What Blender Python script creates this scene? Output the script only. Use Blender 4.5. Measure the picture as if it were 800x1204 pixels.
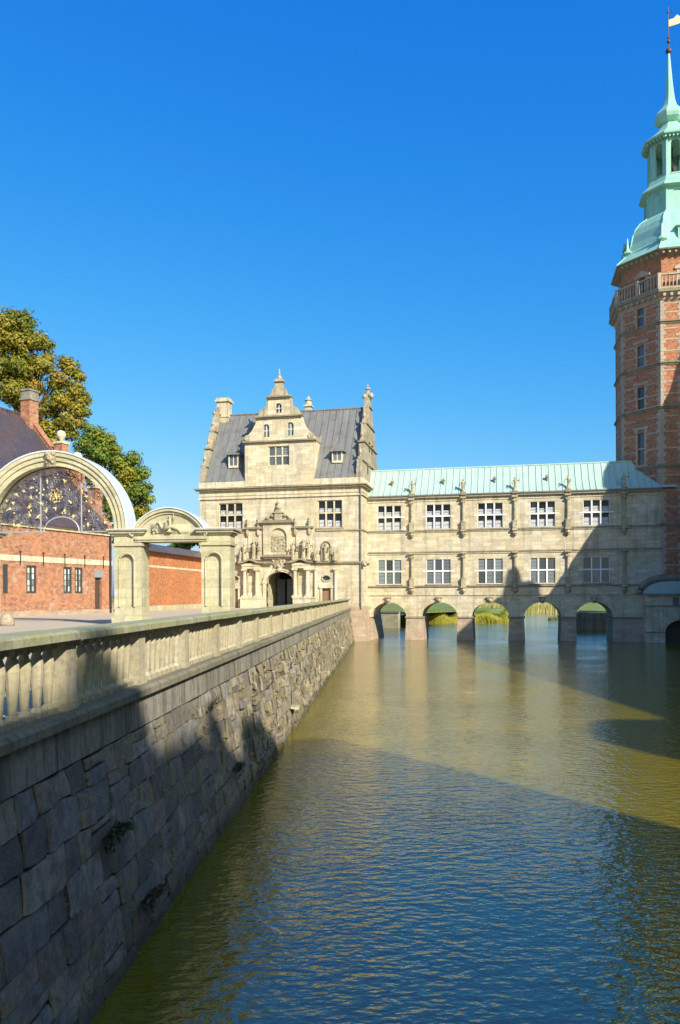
import bpy, math, random
from mathutils import Matrix, Vector
R = math.radians
rnd = random.Random(7)
sc = bpy.context.scene
col = sc.collection
for o in list(bpy.data.objects): bpy.data.objects.remove(o)

# ------------------------------------------------------------------ camera
F_PX, CX, HOR, ROLL, EYE = 918.0, 400.0, 699.2, R(0.25), 5.05
cam_d = bpy.data.cameras.new('camera'); cam = bpy.data.objects.new('camera', cam_d); col.objects.link(cam)
cam_d.sensor_fit = 'VERTICAL'; cam_d.sensor_height = 24.0; cam_d.lens = 24.0 * F_PX / 1204.0
cam_d.shift_y = (HOR - 602.0) / 1204.0
cam_d.clip_start = 0.1; cam_d.clip_end = 6000
cam.matrix_world = Matrix.Translation((0, 0, EYE)) @ Matrix.Rotation(R(90), 4, 'X') @ Matrix.Rotation(-ROLL, 4, 'Z')
sc.camera = cam

# ------------------------------------------------------------------ sky, sun, exposure
SUN_AZ, SUN_EL = R(34.5), R(30)          # azimuth to the right of straight behind the camera
sun_dir = Vector((math.sin(SUN_AZ) * math.cos(SUN_EL), -math.cos(SUN_AZ) * math.cos(SUN_EL), math.sin(SUN_EL)))
world = bpy.data.worlds.new('World'); sc.world = world; world.use_nodes = True
wn = world.node_tree.nodes; wl = world.node_tree.links
bg = wn['Background']
sky = wn.new('ShaderNodeTexSky'); sky.sky_type = 'NISHITA'; sky.sun_disc = False
sky.sun_elevation = SUN_EL; sky.sun_rotation = math.pi - SUN_AZ
sky.altitude = 0; sky.air_density = 1.0; sky.dust_density = 1.6; sky.ozone_density = 6.0
# clear-air grade of the sky colours, the same in every direction (deep polarised blue of the photograph)
def wmath(op, a, b):
    n = wn.new('ShaderNodeMath'); n.operation = op
    for i, v in enumerate((a, b)):
        if hasattr(v, 'is_linked'): wl.new(v, n.inputs[i])
        else: n.inputs[i].default_value = v
    return n.outputs[0]
SKY_K = 0.12
sep = wn.new('ShaderNodeSeparateColor'); cmb = wn.new('ShaderNodeCombineColor'); wl.new(sky.outputs[0], sep.inputs[0])
r_ = wmath('MULTIPLY', sep.outputs[0], SKY_K); g_ = wmath('MULTIPLY', sep.outputs[1], SKY_K); b_ = wmath('MULTIPLY', sep.outputs[2], SKY_K)
r_ = wmath('MULTIPLY', r_, wmath('MINIMUM', .75, wmath('MULTIPLY', 4.0, wmath('POWER', r_, 1.38))))
g_ = wmath('MULTIPLY', g_, .81)
b_ = wmath('MAXIMUM', wmath('MULTIPLY', .64, wmath('POWER', b_, .35)), wmath('MULTIPLY', b_, .5))
for i, v in enumerate((r_, g_, b_)): wl.new(wmath('DIVIDE', v, SKY_K), cmb.inputs[i])
wl.new(cmb.outputs[0], bg.inputs['Color'])
bg.inputs['Strength'].default_value = SKY_K
sun_d = bpy.data.lights.new('sun', 'SUN'); sun = bpy.data.objects.new('sun', sun_d); col.objects.link(sun)
sun_d.energy = 4.3; sun_d.angle = R(0.53); sun_d.color = (1.0, 0.93, 0.80)
sun.rotation_euler = sun_dir.to_track_quat('Z', 'Y').to_euler()
sun.location = (30, -60, 60)
vs = sc.view_settings
vs.view_transform = 'Standard'; vs.look = 'None'; vs.gamma = 1.0; vs.exposure = 0.85; vs.use_curve_mapping = False
sc.cycles.use_denoising = True
sc.cycles.max_bounces = 8; sc.cycles.transparent_max_bounces = 16

# ------------------------------------------------------------------ helpers
class MB:
    def __init__(s): s.v = []; s.f = []; s.t = []
    def face(s, pts, tint=None):
        n = len(s.v); s.v += [tuple(p) for p in pts]; s.f.append(tuple(range(n, n + len(pts)))); s.t.append(tint)
    def box(s, x0, x1, y0, y1, z0, z1, tint=None):
        n = len(s.v)
        s.v += [(x0,y0,z0),(x1,y0,z0),(x1,y1,z0),(x0,y1,z0),(x0,y0,z1),(x1,y0,z1),(x1,y1,z1),(x0,y1,z1)]
        for q in ((0,3,2,1),(4,5,6,7),(0,1,5,4),(1,2,6,5),(2,3,7,6),(3,0,4,7)): s.f.append(tuple(n+i for i in q)); s.t.append(tint)
    def hexa(s, c, tint=None):             # 8 corners in box order
        n = len(s.v); s.v += [tuple(p) for p in c]
        for q in ((0,3,2,1),(4,5,6,7),(0,1,5,4),(1,2,6,5),(2,3,7,6),(3,0,4,7)): s.f.append(tuple(n+i for i in q)); s.t.append(tint)
    def prism(s, poly, y0, y1):            # poly (x,z) counter-clockwise seen from -y
        n = len(s.v); k = len(poly)
        s.v += [(x, y0, z) for x, z in poly] + [(x, y1, z) for x, z in poly]
        s.f.append(tuple(range(n, n+k))); s.f.append(tuple(range(n+2*k-1, n+k-1, -1))); s.t += [None, None]
        for i in range(k):
            j = (i+1) % k; s.f.append((n+i, n+k+i, n+k+j, n+j)); s.t.append(None)
    def prismx(s, poly, x0, x1):           # poly (y,z)
        n = len(s.v); k = len(poly)
        s.v += [(x0, y, z) for y, z in poly] + [(x1, y, z) for y, z in poly]
        s.f.append(tuple(range(n+k-1, n-1, -1))); s.f.append(tuple(range(n+k, n+2*k))); s.t += [None, None]
        for i in range(k):
            j = (i+1) % k; s.f.append((n+i, n+j, n+k+j, n+k+i)); s.t.append(None)
    def prismz(s, poly, z0, z1):           # poly (x,y) ccw from above
        n = len(s.v); k = len(poly)
        s.v += [(x, y, z0) for x, y in poly] + [(x, y, z1) for x, y in poly]
        s.f.append(tuple(range(n+k-1, n-1, -1))); s.f.append(tuple(range(n+k, n+2*k))); s.t += [None, None]
        for i in range(k):
            j = (i+1) % k; s.f.append((n+i, n+j, n+k+j, n+k+i)); s.t.append(None)
    def lathe(s, prof, n=12, cx=0, cy=0, phase=0.0, sx=1.0, sy=1.0, lean=None):
        b = len(s.v)
        for r, z in prof:
            ox = lean(z) if lean else 0
            for k in range(n):
                a = phase + 2*math.pi*k/n
                s.v.append((cx + ox + r*math.cos(a)*sx, cy + r*math.sin(a)*sy, z))
        m = len(prof)
        for i in range(m-1):
            for k in range(n):
                k2 = (k+1) % n
                s.f.append((b+i*n+k, b+i*n+k2, b+(i+1)*n+k2, b+(i+1)*n+k)); s.t.append(None)
        s.f.append(tuple(b+k for k in range(n-1, -1, -1))); s.f.append(tuple(b+(m-1)*n+k for k in range(n))); s.t += [None, None]
    def tube(s, pts, r, n=6, r1=None):
        pts = [Vector(p) for p in pts]; b = len(s.v); m = len(pts)
        for i, p in enumerate(pts):
            d = (pts[min(i+1, m-1)] - pts[max(i-1, 0)]).normalized()
            a = Vector((0, 0, 1)) if abs(d.z) < 0.9 else Vector((1, 0, 0))
            u = d.cross(a).normalized(); w = d.cross(u)
            rr = r if r1 is None else r + (r1 - r) * i / max(1, m-1)
            for k in range(n):
                t = 2*math.pi*k/n
                s.v.append(tuple(p + u*math.cos(t)*rr + w*math.sin(t)*rr))
        for i in range(m-1):
            for k in range(n):
                k2 = (k+1) % n
                s.f.append((b+i*n+k, b+(i+1)*n+k, b+(i+1)*n+k2, b+i*n+k2)); s.t.append(None)
        s.f.append(tuple(b+k for k in range(n))); s.f.append(tuple(b+(m-1)*n+k for k in range(n-1, -1, -1))); s.t += [None, None]
    def ball(s, x, y, z, r, n=10, m=6, sz=1.0):
        s.lathe([(max(.001, r*math.sin(math.pi*i/m)), z - r*sz*math.cos(math.pi*i/m)) for i in range(m+1)], n, x, y)
    def holewall(s, x0, x1, z0, z1, holes, y=0.0, depth=0.3):
        xs = sorted({x0, x1, *[h[0] for h in holes], *[h[1] for h in holes]}); zs = sorted({z0, z1, *[h[2] for h in holes], *[h[3] for h in holes]})
        xs = [x for x in xs if x0 <= x <= x1]; zs = [z for z in zs if z0 <= z <= z1]
        for a, b in zip(xs, xs[1:]):
            for c, d in zip(zs, zs[1:]):
                mx, mz = (a+b)/2, (c+d)/2
                if any(h[0] < mx < h[1] and h[2] < mz < h[3] for h in holes): continue
                s.face([(a,y,c),(b,y,c),(b,y,d),(a,y,d)])
        for a, b, c, d in holes:
            e = y + depth
            c = max(c, z0)
            s.face([(a,y,c),(a,y,d),(a,e,d),(a,e,c)]); s.face([(b,y,c),(b,e,c),(b,e,d),(b,y,d)])
            s.face([(a,y,d),(b,y,d),(b,e,d),(a,e,d)])
            if c > z0: s.face([(a,y,c),(a,e,c),(b,e,c),(b,y,c)])
    def archfill(s, xc, half, zs, rise, ztop, y=0.0, depth=0.3, n=14):   # spandrels between an arch and the rectangle over it
        P = [(xc - half*math.cos(math.pi*i/n), zs + rise*math.sin(math.pi*i/n)) for i in range(n+1)]
        for (a, c), (b, d) in zip(P, P[1:]):
            s.face([(a,y,c),(b,y,d),(b,y,ztop),(a,y,ztop)])
            s.face([(a,y,c),(a,y+depth,c),(b,y+depth,d),(b,y,d)])
    def add(s, o, M=None):
        n = len(s.v)
        s.v += [tuple(M @ Vector(p)) if M else p for p in o.v]; s.f += [tuple(n+i for i in q) for q in o.f]; s.t += o.t
        return s
    def mesh(s, name, smooth=False):
        me = bpy.data.meshes.new(name); me.from_pydata(s.v, [], s.f); me.update()
        if any(t is not None for t in s.t):
            ca = me.color_attributes.new('tint', 'FLOAT_COLOR', 'CORNER')
            buf = []
            for p, t in zip(me.polygons, s.t): buf += list(t or (.5,.5,.5,1)) * p.loop_total
            ca.data.foreach_set('color', buf)
        if smooth: me.polygons.foreach_set('use_smooth', [True]*len(me.polygons))
        return me
    def build(s, name, mat, parent=None, smooth=False):
        return link(name, s.mesh(name, smooth), mat, parent)

def link(name, me, mat, parent=None):
    o = bpy.data.objects.new(name, me); col.objects.link(o)
    if mat and not me.materials: me.materials.append(mat)
    if parent: o.parent = parent
    return o
def tag(o, label=None, cat=None, group=None, kind=None):
    if label: o['label'] = label
    if cat: o['category'] = cat
    if group: o['group'] = group
    if kind: o['kind'] = kind
    return o
def copy_part(o, parent, loc=None, rz=None):
    c = o.copy(); col.objects.link(c); c.parent = parent
    if loc is not None: c.location = loc
    if rz is not None: c.rotation_euler = (0, 0, rz)
    return c
def ray(px, py):
    x, y = px - CX, HOR - py; c, s = math.cos(ROLL), math.sin(ROLL)
    return Vector(((x*c + y*s)/F_PX, 1.0, (-x*s + y*c)/F_PX))
CAM = Vector((0, 0, EYE))
def at_z(px, py, z):
    r = ray(px, py); return CAM + r*((z-EYE)/r.z)
class Frame:                       # a facade: x to the right along it, y into the building, z up
    def __init__(s, origin, ang):
        s.M = Matrix.Translation(origin) @ Matrix.Rotation(ang, 4, 'Z'); s.I = s.M.inverted()
    def at(s, px, py, off=0.0):    # measured picture point -> (x, z) on the plane y = off
        c = s.I @ CAM; r = s.I.to_3x3() @ ray(px, py)
        p = c + r*((off - c.y)/r.y); return p.x, p.z
    def x(s, px, off=0.0, py=640): return s.at(px, py, off)[0]
    def z(s, px, py, off=0.0): return s.at(px, py, off)[1]
    def empty(s, name):
        o = bpy.data.objects.new(name, None); col.objects.link(o); o.matrix_world = s.M; o.empty_display_size = .2; return o

# ------------------------------------------------------------------ materials
def new_mat(name):
    m = bpy.data.materials.new(name); m.use_nodes = True
    nt = m.node_tree; return m, nt, nt.nodes['Principled BSDF']
def N(nt, t, **k):
    n = nt.nodes.new(t)
    for a, b in k.items(): setattr(n, a, b)
    return n
def L(nt, a, b): nt.links.new(a, b)
def math_n(nt, op, a, b=None, c=None):
    n = N(nt, 'ShaderNodeMath', operation=op)
    for i, v in enumerate((a, b, c)):
        if v is None: continue
        if hasattr(v, 'is_linked'): L(nt, v, n.inputs[i])
        else: n.inputs[i].default_value = v
    return n.outputs[0]
def mix(nt, fac, a, b, blend='MIX'):
    n = N(nt, 'ShaderNodeMix', data_type='RGBA', blend_type=blend)
    for sck, v in ((n.inputs['Factor'], fac), (n.inputs['A'], a), (n.inputs['B'], b)):
        if hasattr(v, 'is_linked'): L(nt, v, sck)
        else: sck.default_value = v if not isinstance(v, tuple) else (*v, 1)[:4]
    return n.outputs['Result']
def noise(nt, vec, scale, detail=4, rough=.6, out=0):
    n = N(nt, 'ShaderNodeTexNoise'); n.inputs['Scale'].default_value = scale; n.inputs['Detail'].default_value = detail; n.inputs['Roughness'].default_value = rough
    if vec is not None: L(nt, vec, n.inputs['Vector'])
    return n.outputs[out]
def ramp(nt, fac, p0, p1, c0=(0,0,0), c1=(1,1,1)):
    n = N(nt, 'ShaderNodeMapRange'); n.inputs['From Min'].default_value = p0; n.inputs['From Max'].default_value = p1; n.clamp = True
    L(nt, fac, n.inputs['Value']); return n.outputs[0]
def wall_vec(nt, sx=1.0, sz=1.0):      # (distance along the wall, height) from world position and face normal
    g = N(nt, 'ShaderNodeNewGeometry')
    c = N(nt, 'ShaderNodeVectorMath', operation='CROSS_PRODUCT'); c.inputs[0].default_value = (0,0,1); L(nt, g.outputs['True Normal'], c.inputs[1])
    nn = N(nt, 'ShaderNodeVectorMath', operation='NORMALIZE'); L(nt, c.outputs[0], nn.inputs[0])
    d = N(nt, 'ShaderNodeVectorMath', operation='DOT_PRODUCT'); L(nt, nn.outputs[0], d.inputs[0]); L(nt, g.outputs['Position'], d.inputs[1])
    s = N(nt, 'ShaderNodeSeparateXYZ'); L(nt, g.outputs['Position'], s.inputs[0])
    k = N(nt, 'ShaderNodeCombineXYZ')
    L(nt, math_n(nt, 'MULTIPLY', d.outputs['Value'], sx), k.inputs[0]); L(nt, math_n(nt, 'MULTIPLY', s.outputs['Z'], sz), k.inputs[1])
    return k.outputs[0], g.outputs['Position'], s.outputs['Z']
def bump(nt, b, h, strength=.4, dist=.02):
    n = N(nt, 'ShaderNodeBump'); n.inputs['Strength'].default_value = strength; n.inputs['Distance'].default_value = dist
    L(nt, h, n.inputs['Height']); L(nt, n.outputs[0], b.inputs['Normal'])

def stone_mat(name, base, warm, dark, block=None, rough=.85, stain=.5, moss=None, moss_amt=0.0, fine=6.0, bstr=.35, speck=.4, patch=0.0, runs=0.0):
    m, nt, b = new_mat(name)
    wv, pos, z = wall_vec(nt)
    c = mix(nt, ramp(nt, noise(nt, pos, .45, 4), .35, .65), base, warm)
    c = mix(nt, math_n(nt, 'MULTIPLY', ramp(nt, noise(nt, pos, fine, 5, .7), .45, .72), speck), c, dark)
    if patch: c = mix(nt, math_n(nt, 'MULTIPLY', ramp(nt, noise(nt, pos, 1.1, 7, .78), .52, .68), patch), c, (dark[0]*1.1, dark[1]*1.15, dark[2]*1.3))
    h = noise(nt, pos, fine*2, 5, .7)
    if block:
        br = N(nt, 'ShaderNodeTexBrick'); br.offset = .5
        br.inputs['Scale'].default_value = 1; br.inputs['Brick Width'].default_value = block[0]; br.inputs['Row Height'].default_value = block[1]
        br.inputs['Mortar Size'].default_value = .012; br.inputs['Mortar Smooth'].default_value = .3
        br.inputs['Color1'].default_value = (.60,.57,.52,1); br.inputs['Color2'].default_value = (1.15,1.11,1.03,1); br.inputs['Mortar'].default_value = (.55,.52,.48,1)
        L(nt, wv, br.inputs['Vector'])
        c = mix(nt, .52, c, br.outputs['Color'], 'MULTIPLY')
        h = math_n(nt, 'ADD', h, math_n(nt, 'MULTIPLY', br.outputs['Fac'], -1.2))
        hv, _, _ = wall_vec(nt, .25, 3.0)                 # bedding streaks
        c = mix(nt, math_n(nt, 'MULTIPLY', ramp(nt, noise(nt, hv, 1.3, 4), .5, .7), .35), c, dark)
    if stain:
        sv, _, _ = wall_vec(nt, 1.6, .12)                 # rain streaks running down
        c = mix(nt, math_n(nt, 'MULTIPLY', ramp(nt, noise(nt, sv, 1.0, 5, .65), .50, .72), stain), c, dark)
    if runs:
        rv, _, _ = wall_vec(nt, 7.0, .45)                 # narrow dark drip marks
        c = mix(nt, math_n(nt, 'MULTIPLY', ramp(nt, noise(nt, rv, 1.0, 6, .7), .48, .66), runs), c, dark)
    if moss:
        c = mix(nt, math_n(nt, 'MULTIPLY', ramp(nt, noise(nt, pos, 1.7, 5, .7), .38, .62), moss_amt), c, moss)
    L(nt, c, b.inputs['Base Color']); b.inputs['Roughness'].default_value = rough; b.inputs['Specular IOR Level'].default_value = .25
    bump(nt, b, h, bstr, .03)
    return m
SAND   = stone_mat('sandstone_ashlar', (.64,.58,.44), (.58,.485,.315), (.22,.195,.15), block=(.95,.38), stain=.7, speck=.42, patch=.4)
TRIM   = stone_mat('sandstone_trim', (.66,.59,.44), (.56,.48,.31), (.20,.18,.13), stain=.85, fine=4, speck=.6, patch=.4)
CARVED = stone_mat('carved_sandstone', (.50,.43,.28), (.36,.31,.20), (.09,.085,.07), stain=.7, fine=5, speck=.8)
WEATHER= stone_mat('weathered_cornice', (.22,.19,.13), (.32,.27,.18), (.08,.08,.06), stain=.6, fine=3)
GABLEST= stone_mat('weathered_gable_stone', (.42,.37,.27), (.34,.29,.19), (.12,.11,.09), block=(.8,.38), stain=.8, fine=2)
GATE   = stone_mat('pale_gate_stone', (.58,.52,.38), (.48,.44,.29), (.22,.21,.15), block=(1.2,.45), stain=.6, moss=(.30,.30,.13), moss_amt=.35, speck=.5, patch=.35)
PARAPET= stone_mat('parapet_stone', (.46,.40,.29), (.38,.32,.22), (.13,.12,.09), stain=.5, moss=(.32,.30,.11), moss_amt=.3, fine=11, speck=.6, runs=.4)
RAILST = stone_mat('mossy_rail_stone', (.40,.38,.29), (.33,.32,.20), (.09,.09,.06), stain=.8, moss=(.27,.27,.085), moss_amt=.65, fine=10, speck=.65, runs=.55)
LEDGE  = stone_mat('dressed_course_stone', (.31,.28,.22), (.24,.22,.17), (.07,.07,.06), stain=.95, fine=7, runs=.85, speck=.6)
TOWERST = stone_mat('tower_stone', (.47,.38,.28), (.40,.32,.23), (.17,.14,.11), stain=.5, fine=5, speck=.45)
LEDGETOP = stone_mat('mossy_ledge_stone', (.26,.23,.17), (.21,.19,.13), (.07,.07,.055), stain=.8, moss=(.20,.19,.08), moss_amt=.35, fine=9, runs=.7, speck=.6)
PIERST = stone_mat('pier_granite', (.46,.34,.24), (.40,.33,.25), (.15,.13,.11), block=(.8,.42), stain=.3)

def granite_mat():
    m, nt, b = new_mat('moat_wall_granite')
    g = N(nt, 'ShaderNodeNewGeometry'); pos = g.outputs['Position']
    a = N(nt, 'ShaderNodeAttribute'); a.attribute_name = 'tint'
    c = mix(nt, math_n(nt, 'MULTIPLY', ramp(nt, noise(nt, pos, 5, 8, .85), .42, .60), .75), a.outputs['Color'], (.075,.068,.055))
    c = mix(nt, math_n(nt, 'MULTIPLY', ramp(nt, noise(nt, pos, 40, 3, .7), .5, .8), .45), c, (.55,.52,.47))
    c = mix(nt, math_n(nt, 'MULTIPLY', ramp(nt, noise(nt, pos, 1.3, 6, .75), .50, .70), .6), c, (.31,.26,.10))
    s = N(nt, 'ShaderNodeSeparateXYZ'); L(nt, pos, s.inputs[0])
    wet = ramp(nt, math_n(nt, 'ADD', s.outputs['Z'], math_n(nt, 'MULTIPLY', noise(nt, pos, 2, 3), .35)), .55, .2)
    c = mix(nt, math_n(nt, 'MULTIPLY', wet, .75), c, (.035,.035,.022))
    L(nt, c, b.inputs['Base Color']); b.inputs['Roughness'].default_value = .8; b.inputs['Specular IOR Level'].default_value = .3
    tv, _, _ = wall_vec(nt, 3.0, .5)
    c = mix(nt, math_n(nt, 'MULTIPLY', ramp(nt, noise(nt, tv, 2.0, 6, .75), .50, .68), .55), c, (.06,.055,.045))
    L(nt, c, b.inputs['Base Color'])
    h = math_n(nt, 'ADD', noise(nt, pos, 9, 7, .72), math_n(nt, 'MULTIPLY', noise(nt, pos, 55, 3, .7), .3))
    bump(nt, b, h, 1.0, .045)
    return m
GRANITE = granite_mat()

def brick_mat(name, c1, c2, mortar, w=.26, h=.085, pale=.45):
    m, nt, b = new_mat(name)
    wv, pos, z = wall_vec(nt)
    br = N(nt, 'ShaderNodeTexBrick'); br.inputs['Scale'].default_value = 1; br.inputs['Brick Width'].default_value = w; br.inputs['Row Height'].default_value = h
    br.inputs['Mortar Size'].default_value = .012; br.inputs['Bias'].default_value = -.1
    br.inputs['Color1'].default_value = (*c1,1); br.inputs['Color2'].default_value = (*c2,1); br.inputs['Mortar'].default_value = (*mortar,1)
    L(nt, wv, br.inputs['Vector'])
    c = br.outputs['Color']
    cell = N(nt, 'ShaderNodeTexNoise'); cell.inputs['Scale'].default_value = 3.2; cell.inputs['Detail'].default_value = 6; cell.inputs['Roughness'].default_value = .8; L(nt, wv, cell.inputs['Vector'])
    c = mix(nt, math_n(nt, 'MULTIPLY', ramp(nt, cell.outputs[0], .46, .62), .65), c, (c1[0]*.55, c1[1]*.5, c1[2]*.5))
    c = mix(nt, math_n(nt, 'MULTIPLY', ramp(nt, noise(nt, pos, .5, 4, .7), .5, .7), .5), c, (c2[0]*1.1, c2[1]*1.2, c2[2]*1.2))
    c = mix(nt, math_n(nt, 'MULTIPLY', ramp(nt, noise(nt, pos, 1.1, 5, .7), .56, .72), pale), c, (.50,.42,.35))
    L(nt, c, b.inputs['Base Color']); b.inputs['Roughness'].default_value = .85; b.inputs['Specular IOR Level'].default_value = .2
    bump(nt, b, math_n(nt, 'MULTIPLY', br.outputs['Fac'], -1.0), .5, .02)
    return m
BRICK  = brick_mat('red_brick', (.22,.065,.03), (.50,.19,.085), (.50,.36,.25), pale=.55)
TBRICK = brick_mat('tower_brick', (.28,.085,.038), (.54,.20,.085), (.50,.35,.23), pale=.18)
OBRICK = brick_mat('orange_brick', (.33,.095,.03), (.56,.20,.065), (.48,.28,.16), pale=.25)

def metal_roof(name, base, alt, streak, rough=.55, s=(.5,.06), k=.6):
    m, nt, b = new_mat(name)
    wv, pos, z = wall_vec(nt, *s)
    c = mix(nt, ramp(nt, noise(nt, wv, 4, 5, .7), .35, .65), base, alt)
    c = mix(nt, math_n(nt, 'MULTIPLY', ramp(nt, noise(nt, pos, .9, 5, .7), .5, .75), k), c, streak)
    L(nt, c, b.inputs['Base Color']); b.inputs['Roughness'].default_value = rough; b.inputs['Metallic'].default_value = 0; b.inputs['Specular IOR Level'].default_value = .4
    bump(nt, b, noise(nt, pos, 3, 4), .25, .03)
    return m
COPPER = metal_roof('verdigris_copper', (.34,.47,.40), (.38,.49,.43), (.23,.38,.32), .6)
SPIRE  = metal_roof('spire_copper', (.24,.50,.38), (.33,.55,.45), (.14,.33,.25), .5)
LEAD   = metal_roof('lead_roof', (.135,.14,.14), (.20,.195,.18), (.11,.085,.065), .5, k=.8)
ZINC   = metal_roof('zinc_capping', (.55,.58,.62), (.48,.52,.56), (.40,.42,.45), .45)

def simple(name, c, rough=.6, metal=0.0, var=.25, scale=6, spec=.4, bmp=0.0):
    m, nt, b = new_mat(name)
    g = N(nt, 'ShaderNodeNewGeometry')
    cc = mix(nt, math_n(nt, 'MULTIPLY', ramp(nt, noise(nt, g.outputs['Position'], scale, 4), .4, .7), var), c, tuple(x*.35 for x in c))
    L(nt, cc, b.inputs['Base Color']); b.inputs['Roughness'].default_value = rough; b.inputs['Metallic'].default_value = metal; b.inputs['Specular IOR Level'].default_value = spec
    if bmp: bump(nt, b, noise(nt, g.outputs['Position'], scale*2, 5, .7), bmp, .03)
    return m
IRON   = simple('black_iron', (.03,.03,.035), .45, .3)
BARGREY = simple('worn_grey_iron', (.36,.36,.38), .5, .2)
SCROLLG = simple('painted_sheen_iron', (.24,.24,.25), .35, .3)  # lighter than the black iron: sky sheen put into the colour
GOLD   = simple('gilding', (.85,.68,.28), .4, .25, .2, 12)
WHITEP = simple('white_window_paint', (.78,.76,.70), .5, 0, .15)
DARKFR = simple('dark_window_frame', (.05,.055,.05), .5)
CURTAIN= simple('white_blind', (.80,.80,.80), .8, 0, .1)
WOOD   = simple('dark_oak', (.07,.05,.035), .6)
DOORW  = simple('brown_door', (.25,.15,.08), .6)
MORTAR = simple('dark_joint', (.07,.06,.05), .95, 0, .4, 5)
BARK   = simple('bark', (.09,.07,.05), .9, 0, .4, 4, .2, .6)
VANE   = simple('pale_gilt_vane', (.66,.58,.34), .4, .3)
ROD    = simple('rusty_rod', (.11,.055,.05), .5, .3)
INSIDE = simple('dark_interior', (.035,.032,.03), .95)  # near-black colour stands in for the unlit depth behind openings
DOOR_L = simple('grey_door_leaf', (.10,.11,.12), .6)

def tile_mat():
    m, nt, b = new_mat('glazed_roof_tile')
    wv, pos, z = wall_vec(nt)
    wv2, _, _ = wall_vec(nt, 2.2, .35)
    br = N(nt, 'ShaderNodeTexBrick'); br.inputs['Scale'].default_value = 1; br.inputs['Brick Width'].default_value = .26; br.inputs['Row Height'].default_value = .26; br.offset = 0
    br.inputs['Mortar Size'].default_value = .02; br.inputs['Color1'].default_value = (.050,.053,.064,1); br.inputs['Color2'].default_value = (.085,.065,.062,1); br.inputs['Mortar'].default_value = (.03,.025,.03,1)
    L(nt, wv, br.inputs['Vector'])
    c = mix(nt, math_n(nt, 'MULTIPLY', ramp(nt, noise(nt, wv2, 1.0, 5, .75), .5, .68), .8), br.outputs['Color'], (.20,.075,.04))
    c = mix(nt, math_n(nt, 'MULTIPLY', ramp(nt, noise(nt, wv2, 3.1, 4, .7), .55, .7), .6), c, (.24,.26,.32))
    L(nt, c, b.inputs['Base Color']); b.inputs['Roughness'].default_value = .35
    w = N(nt, 'ShaderNodeTexWave'); w.inputs['Scale'].default_value = 1.2; L(nt, wv, w.inputs['Vector'])
    bump(nt, b, math_n(nt, 'ADD', w.outputs['Fac'], math_n(nt, 'MULTIPLY', br.outputs['Fac'], -1.0)), .8, .05)
    return m
TILE = tile_mat()

def glass_mat(name, tintc, transp):
    m, nt, b = new_mat(name)
    out = nt.nodes['Material Output']
    oi = N(nt, 'ShaderNodeObjectInfo')
    L(nt, mix(nt, oi.outputs['Random'], tuple(x*.35 for x in tintc), tuple(min(1, x*1.7) for x in tintc)), b.inputs['Base Color']); b.inputs['Roughness'].default_value = .06; b.inputs['Specular IOR Level'].default_value = .6
    g = N(nt, 'ShaderNodeNewGeometry')
    bump(nt, b, noise(nt, g.outputs['Position'], 1.6, 2), .25, .03)
    t = N(nt, 'ShaderNodeBsdfTransparent'); mx = N(nt, 'ShaderNodeMixShader'); mx.inputs[0].default_value = transp
    L(nt, b.outputs[0], mx.inputs[1]); L(nt, t.outputs[0], mx.inputs[2]); L(nt, mx.outputs[0], out.inputs['Surface'])
    return m
GLASS_U = glass_mat('clear_pane', (.06,.07,.08), .86)
GLASS_L = glass_mat('leaded_pane', (.13,.15,.15), .12)

def leaf_mat():
    m, nt, b = new_mat('foliage')
    a = N(nt, 'ShaderNodeAttribute'); a.attribute_name = 'tint'
    L(nt, a.outputs['Color'], b.inputs['Base Color']); b.inputs['Roughness'].default_value = .55; b.inputs['Specular IOR Level'].default_value = .3
    tr = N(nt, 'ShaderNodeBsdfTranslucent'); L(nt, a.outputs['Color'], tr.inputs['Color'])
    mx = N(nt, 'ShaderNodeMixShader'); mx.inputs[0].default_value = .25
    L(nt, b.outputs[0], mx.inputs[1]); L(nt, tr.outputs[0], mx.inputs[2]); L(nt, mx.outputs[0], nt.nodes['Material Output'].inputs['Surface'])
    return m
LEAF = leaf_mat()

def water_mat():
    m, nt, b = new_mat('moat_water')
    g = N(nt, 'ShaderNodeNewGeometry'); pos = g.outputs['Position']
    c = mix(nt, ramp(nt, noise(nt, pos, .06, 3), .35, .65), (.155,.122,.001), (.138,.112,.001))
    L(nt, c, b.inputs['Base Color']); b.inputs['Roughness'].default_value = .06; b.inputs["IOR"].default_value = 2.2; b.inputs['Specular IOR Level'].default_value = .5
    mp = N(nt, 'ShaderNodeMapping'); mp.inputs['Scale'].default_value = (.75, 1.25, 1); mp.inputs['Rotation'].default_value = (0,0,R(-12)); L(nt, pos, mp.inputs['Vector'])
    v = mp.outputs[0]
    h = math_n(nt, 'ADD', math_n(nt, 'MULTIPLY', noise(nt, v, 4.2, 2, .5), 1.0), math_n(nt, 'ADD', math_n(nt, 'MULTIPLY', noise(nt, v, 10.0, 2, .5), .22), math_n(nt, 'MULTIPLY', noise(nt, v, 1.3, 2, .5), .45)))
    patch = math_n(nt, 'ADD', math_n(nt, 'MULTIPLY', ramp(nt, noise(nt, pos, .16, 3), .35, .65), .8), .45)
    h = math_n(nt, 'MULTIPLY', h, patch)
    bump(nt, b, h, 1.0, .040)
    return m
WATER = water_mat()

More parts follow.
